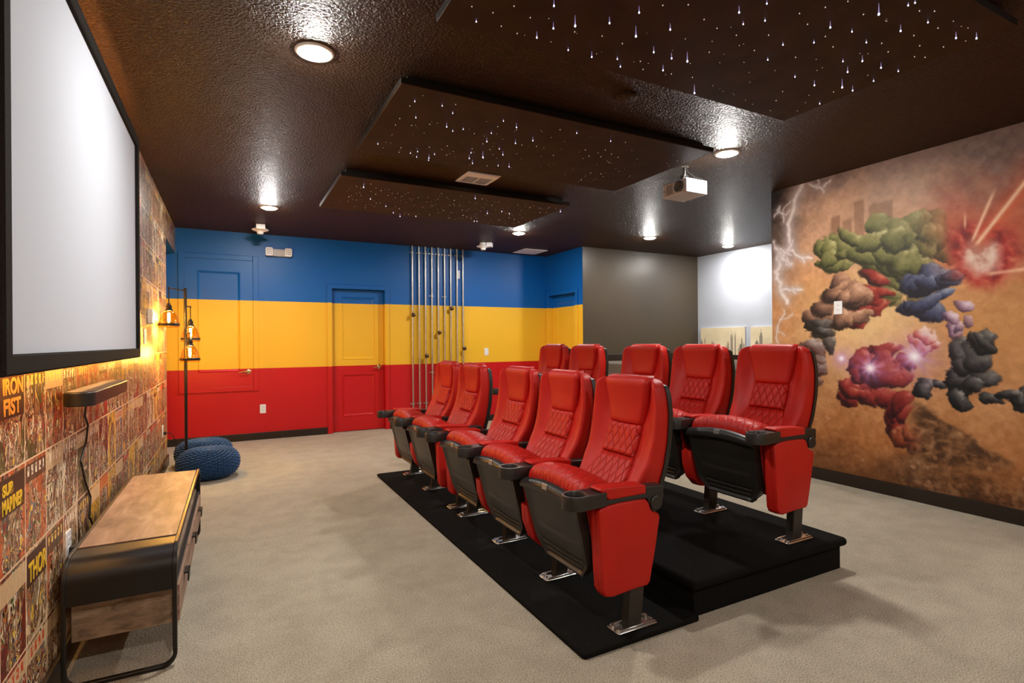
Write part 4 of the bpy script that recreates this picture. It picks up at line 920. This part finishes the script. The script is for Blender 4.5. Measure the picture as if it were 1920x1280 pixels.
# red flare cloud with pale heart, and streaks running out of it
C = lay(C, blob(1.72, 2.10, .46, .40, .5, .9, .75), (190, 74, 44)); C = mass(C, blob(1.83, 1.90, .235, .27, .35, .35), (120, 26, 24), (176, 50, 42), (214, 120, 96), 311)
C = mass(C, blob(1.84, 1.88, .13, .15, .5, .6, .9), (190, 130, 112), (228, 206, 188), (246, 236, 224), 321)
def streak(C, p, q, w, col, k=1.):
    p, q = np.array(p), np.array(q); d = q - p; L = np.hypot(*d); u = ((Y - p[0]) * d[0] + (Z - p[1]) * d[1]) / L; v = np.abs((Y - p[0]) * -d[1] + (Z - p[1]) * d[0]) / L
    return lay(C, np.exp(-(v / w) ** 2) * ss(-.02, .04, u) * ss(L + .02, L - .1, u) * k, col)
for p, q, w, k in (((1.86, 1.93), (1.3, 2.62), .05, .55), ((1.86, 1.93), (1.38, 2.60), .014, .95), ((1.88, 1.96), (1.74, 2.32), .011, .9), ((1.92, 2.06), (1.918, 2.20), .008, .8), ((1.80, 1.72), (1.2, 1.75), .014, .7)):
    C = streak(C, p, q, w, (250, 212, 176) if w < .03 else (226, 96, 52), k)
# light bursts
for cy, cz, r in ((2.58, 1.026, .10), (2.252, 1.13, .12), (2.818, 1.10, .06)):
    d = np.hypot(Y - cy, Z - cz); a = np.arctan2(Z - cz, Y - cy); ray = .5 + .5 * np.cos(a * 9 + 3 * wx)
    C = lay(C, np.exp(-(d / r) ** 1.3) * (.6 + .4 * ray), (196, 140, 220)); C = lay(C, np.exp(-(d / (r * .42)) ** 2), (255, 248, 255))
# rock ledges and rubble at the foot
rk = ss(.0, .05, (.80 - .62 * (2.25 - Y)) - Z + (f2 - .5) * .12) * ss(2.36, 2.2, Y + (f1 - .5) * .2) * ss(-.08, .18, Z - (.22 - .35 * (Y - 2.0)) + (f2 - .5) * .2)
C = mass(C, rk * .85, (58, 36, 22), (104, 70, 44), (158, 116, 82), 331, 9); C = mass(C, ss(.34, .16, Z + (f2 - .5) * .3) * .6 * ss(2.7, 2.1, Y), (44, 28, 18), (96, 62, 38), (176, 136, 104), 341, 10)
# lightning
rng = np.random.RandomState(5)
def bolt(C, pts, w, k=1., depth=0):
    P_ = [np.array(pts[0], float)]
    for a, b in zip(pts, pts[1:]):
        a, b = np.array(a, float), np.array(b, float)
        for t in (.25, .5, .75, 1.):
            j = (rng.rand(2) - .5) * (.10 if t < 1 else .0) * np.hypot(*(b - a)) * 2.2; P_.append(a + (b - a) * t + j)
    for a, b in zip(P_, P_[1:]):
        d = b - a; L = np.hypot(*d) + 1e-6; u = np.clip(((Y - a[0]) * d[0] + (Z - a[1]) * d[1]) / L, 0, L); dist = np.hypot(Y - a[0] - d[0] / L * u, Z - a[1] - d[1] / L * u)
        C = lay(C, np.exp(-(dist / (w * 4)) ** 2) * .28 * k, (190, 176, 176)); C = lay(C, np.exp(-(dist / w) ** 2) * k, (238, 228, 222))
    if depth < 2:
        for _ in range(5 if depth == 0 else 2):
            s = P_[rng.randint(len(P_))]; e = s + (rng.rand(2) - np.array([.62, .5])) * (.42 if depth == 0 else .22); C = bolt(C, [s, (s + e) / 2 + (rng.rand(2) - .5) * .08, e], w * .55, k * .9, depth + 1)
    return C
C = bolt(C, [(3.165, 2.716), (3.246, 2.586), (3.313, 2.373), (3.288, 2.165), (3.38, 2.05), (3.45, 1.93), (3.40, 1.78), (3.33, 1.62)], .017)
C = bolt(C, [(3.10, 2.70), (2.98, 2.62), (2.90, 2.68)], .007, .8, 1); C = bolt(C, [(3.46, 2.47), (3.40, 2.56), (3.36, 2.40)], .007, .8, 1)
C = bolt(C, [(3.36, 1.55), (3.44, 1.35), (3.40, 1.15)], .007, .7, 1)
# sparks
for _ in range(130):
    cy, cz = rng.uniform(1.2, 3.3), rng.uniform(.12, 1.0); r = rng.choice([.003, .004, .005, .007]); C = streak(C, (cy, cz), (cy + rng.uniform(-.03, .03) + .004, cz + rng.uniform(-.02, .03)), r, (244, 206, 160), .85)
for _ in range(16):
    cy, cz = rng.uniform(1.4, 3.2), rng.uniform(.12, .6); C = lay(C, ss(.02, .012, np.hypot(Y - cy, Z - cz)) * .35, (226, 170, 130))
C += ((f3 - .5) * 16)[..., None]
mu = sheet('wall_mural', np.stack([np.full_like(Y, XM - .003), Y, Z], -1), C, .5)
so = mu.modifiers.new('thick', 'SOLIDIFY'); so.thickness = .002; so.offset = 1.
tag(mu, 'wall-sized mural of orange smoke, lightning, red streaks and dark colour masses', 'mural')

# ------------------------------------------------------------------ two small city pictures on the white wall
def picture(label, y0, y1, z0, z1, seed):
    t = thing('city_picture', label, 'picture', (XW, (y0 + y1) / 2, z0), 0, 'sepia city pictures')
    MB().box(-.03, 0, y0 - (y0 + y1) / 2, y1 - (y0 + y1) / 2, 0, z1 - z0).build('canvas', M['white_plastic'], t, smooth=False)
    w, h = y1 - y0, z1 - z0; a = np.linspace(-w / 2, w / 2, 190); b = np.linspace(0, h, 90); A, B = np.meshgrid(a, b, indexing='ij')
    C = np.zeros(A.shape + (3,)) + np.array([214, 200, 168]); n = vnoise(A * 6, B * 6, seed, 4); C += ((n - .5) * 26)[..., None]
    r = np.random.RandomState(seed)
    for k in range(20):
        c = r.uniform(-w / 2, w / 2); hw = r.uniform(.008, .03); top = h * (r.uniform(.15, .5) + .35 * (r.rand() < .18)); tone = r.uniform(90, 175)
        m = ((np.abs(A - c) < hw) & (B < top)) | ((np.abs(A - c) < hw * .55) & (B < top * 1.12)) | ((np.abs(A - c) < hw * .12) & (B < top * 1.3))
        win = ((A * 260).astype(int) + (B * 260).astype(int)) % 3 == 0
        C = np.where(m[..., None], np.array([tone, tone * .93, tone * .82]) + (win * 22)[..., None], C)
    sheet('print', np.stack([np.full_like(A, -.0312), A, B], -1), C, .6, t)
picture('sepia city skyline picture left on the white wall behind the seats', 5.80, 6.70, 1.03, 1.478, 3)
picture('sepia city skyline picture partly hidden by the mural wall edge', 4.80, 5.70, 1.03, 1.472, 8)

# ------------------------------------------------------------------ readable titles printed on three of the wallpaper covers
def title(txt, y, z, size, col, sx=1., shear=0.):
    cu = bpy.data.curves.new('cover_title', 'FONT'); cu.body = txt; cu.size = size; cu.extrude = .0006; cu.shear = shear; cu.offset = .0022
    tmp = bpy.data.objects.new('tmp', cu); COL.objects.link(tmp); dg = bpy.context.evaluated_depsgraph_get()
    me = bpy.data.meshes.new_from_object(tmp.evaluated_get(dg)); bpy.data.objects.remove(tmp); me.materials.append(M[col])
    o = bpy.data.objects.new('cover_title', me); COL.objects.link(o); o.parent = wl
    o.matrix_local = Matrix(((0, 0, 1, XL + .0008), (sx, 0, 0, y), (0, 1, 0, z), (0, 0, 0, 1))); return o
M['ink_orange'] = plain('orange_print', srgb(236, 168, 70), .45, bump=0); M['ink_yellow'] = plain('yellow_print', srgb(240, 196, 44), .45, bump=0)
M['ink_brown'] = plain('brown_print', srgb(70, 36, 18), .45, bump=0)
def patch(y0, y1, z0, z1, mat): MB().box(XL - .001, XL + .0004, y0, y1, z0, z1).build('cover_print', M[mat], wl, smooth=False)
patch(2.045, 2.248, 1.05, 1.18, 'ink_brown'); title('IRON', 2.065, 1.123, .066, 'ink_orange', 1.1); title('FIST', 2.07, 1.062, .066, 'ink_orange', 1.25)
patch(2.268, 2.47, .478, .585, 'ink_brown'); title('THOR', 2.283, .492, .088, 'ink_yellow', .78)
patch(2.045, 2.248, .765, .875, 'ink_brown'); title('SUB', 2.06, .828, .045, 'ink_yellow', 1.1); title('MARINER', 2.055, .775, .058, 'ink_yellow', .72)
# ------------------------------------------------------------------ camera, view
cd = bpy.data.cameras.new('camera'); cam = bpy.data.objects.new('camera', cd); COL.objects.link(cam); SC.camera = cam
yaw, pit, rol = math.radians(27.7749), math.radians(.0388), math.radians(-.4297)
fwd = Vector((math.sin(yaw) * math.cos(pit), math.cos(yaw) * math.cos(pit), math.sin(pit))); right = Vector((math.cos(yaw), -math.sin(yaw), 0)); up = right.cross(fwd)
r2 = right * math.cos(rol) + up * math.sin(rol); u2 = -right * math.sin(rol) + up * math.cos(rol)
cam.matrix_world = Matrix(((r2.x, u2.x, -fwd.x, 0), (r2.y, u2.y, -fwd.y, 0), (r2.z, u2.z, -fwd.z, 1.2676), (0, 0, 0, 1)))
cd.sensor_width = 36; cd.sensor_fit = 'HORIZONTAL'; cd.lens = 1008.5018 / 1920 * 36; cd.clip_start = .02; cd.clip_end = 60
w = bpy.data.worlds.new('world'); SC.world = w; w.use_nodes = True; w.node_tree.nodes['Background'].inputs[0].default_value = (0, 0, 0, 1)
SC.view_settings.view_transform = 'Standard'; SC.view_settings.look = 'None'; SC.view_settings.gamma = 1; SC.view_settings.use_curve_mapping = False
SC.view_settings.exposure = EXPO
SC.cycles.use_denoising = True; SC.cycles.max_bounces = 10; SC.cycles.diffuse_bounces = 6; SC.cycles.glossy_bounces = 4; SC.cycles.transparent_max_bounces = 12; SC.cycles.sample_clamp_indirect = 8; SC.cycles.caustics_reflective = False; SC.cycles.caustics_refractive = False
SC.cycles.use_light_tree = True
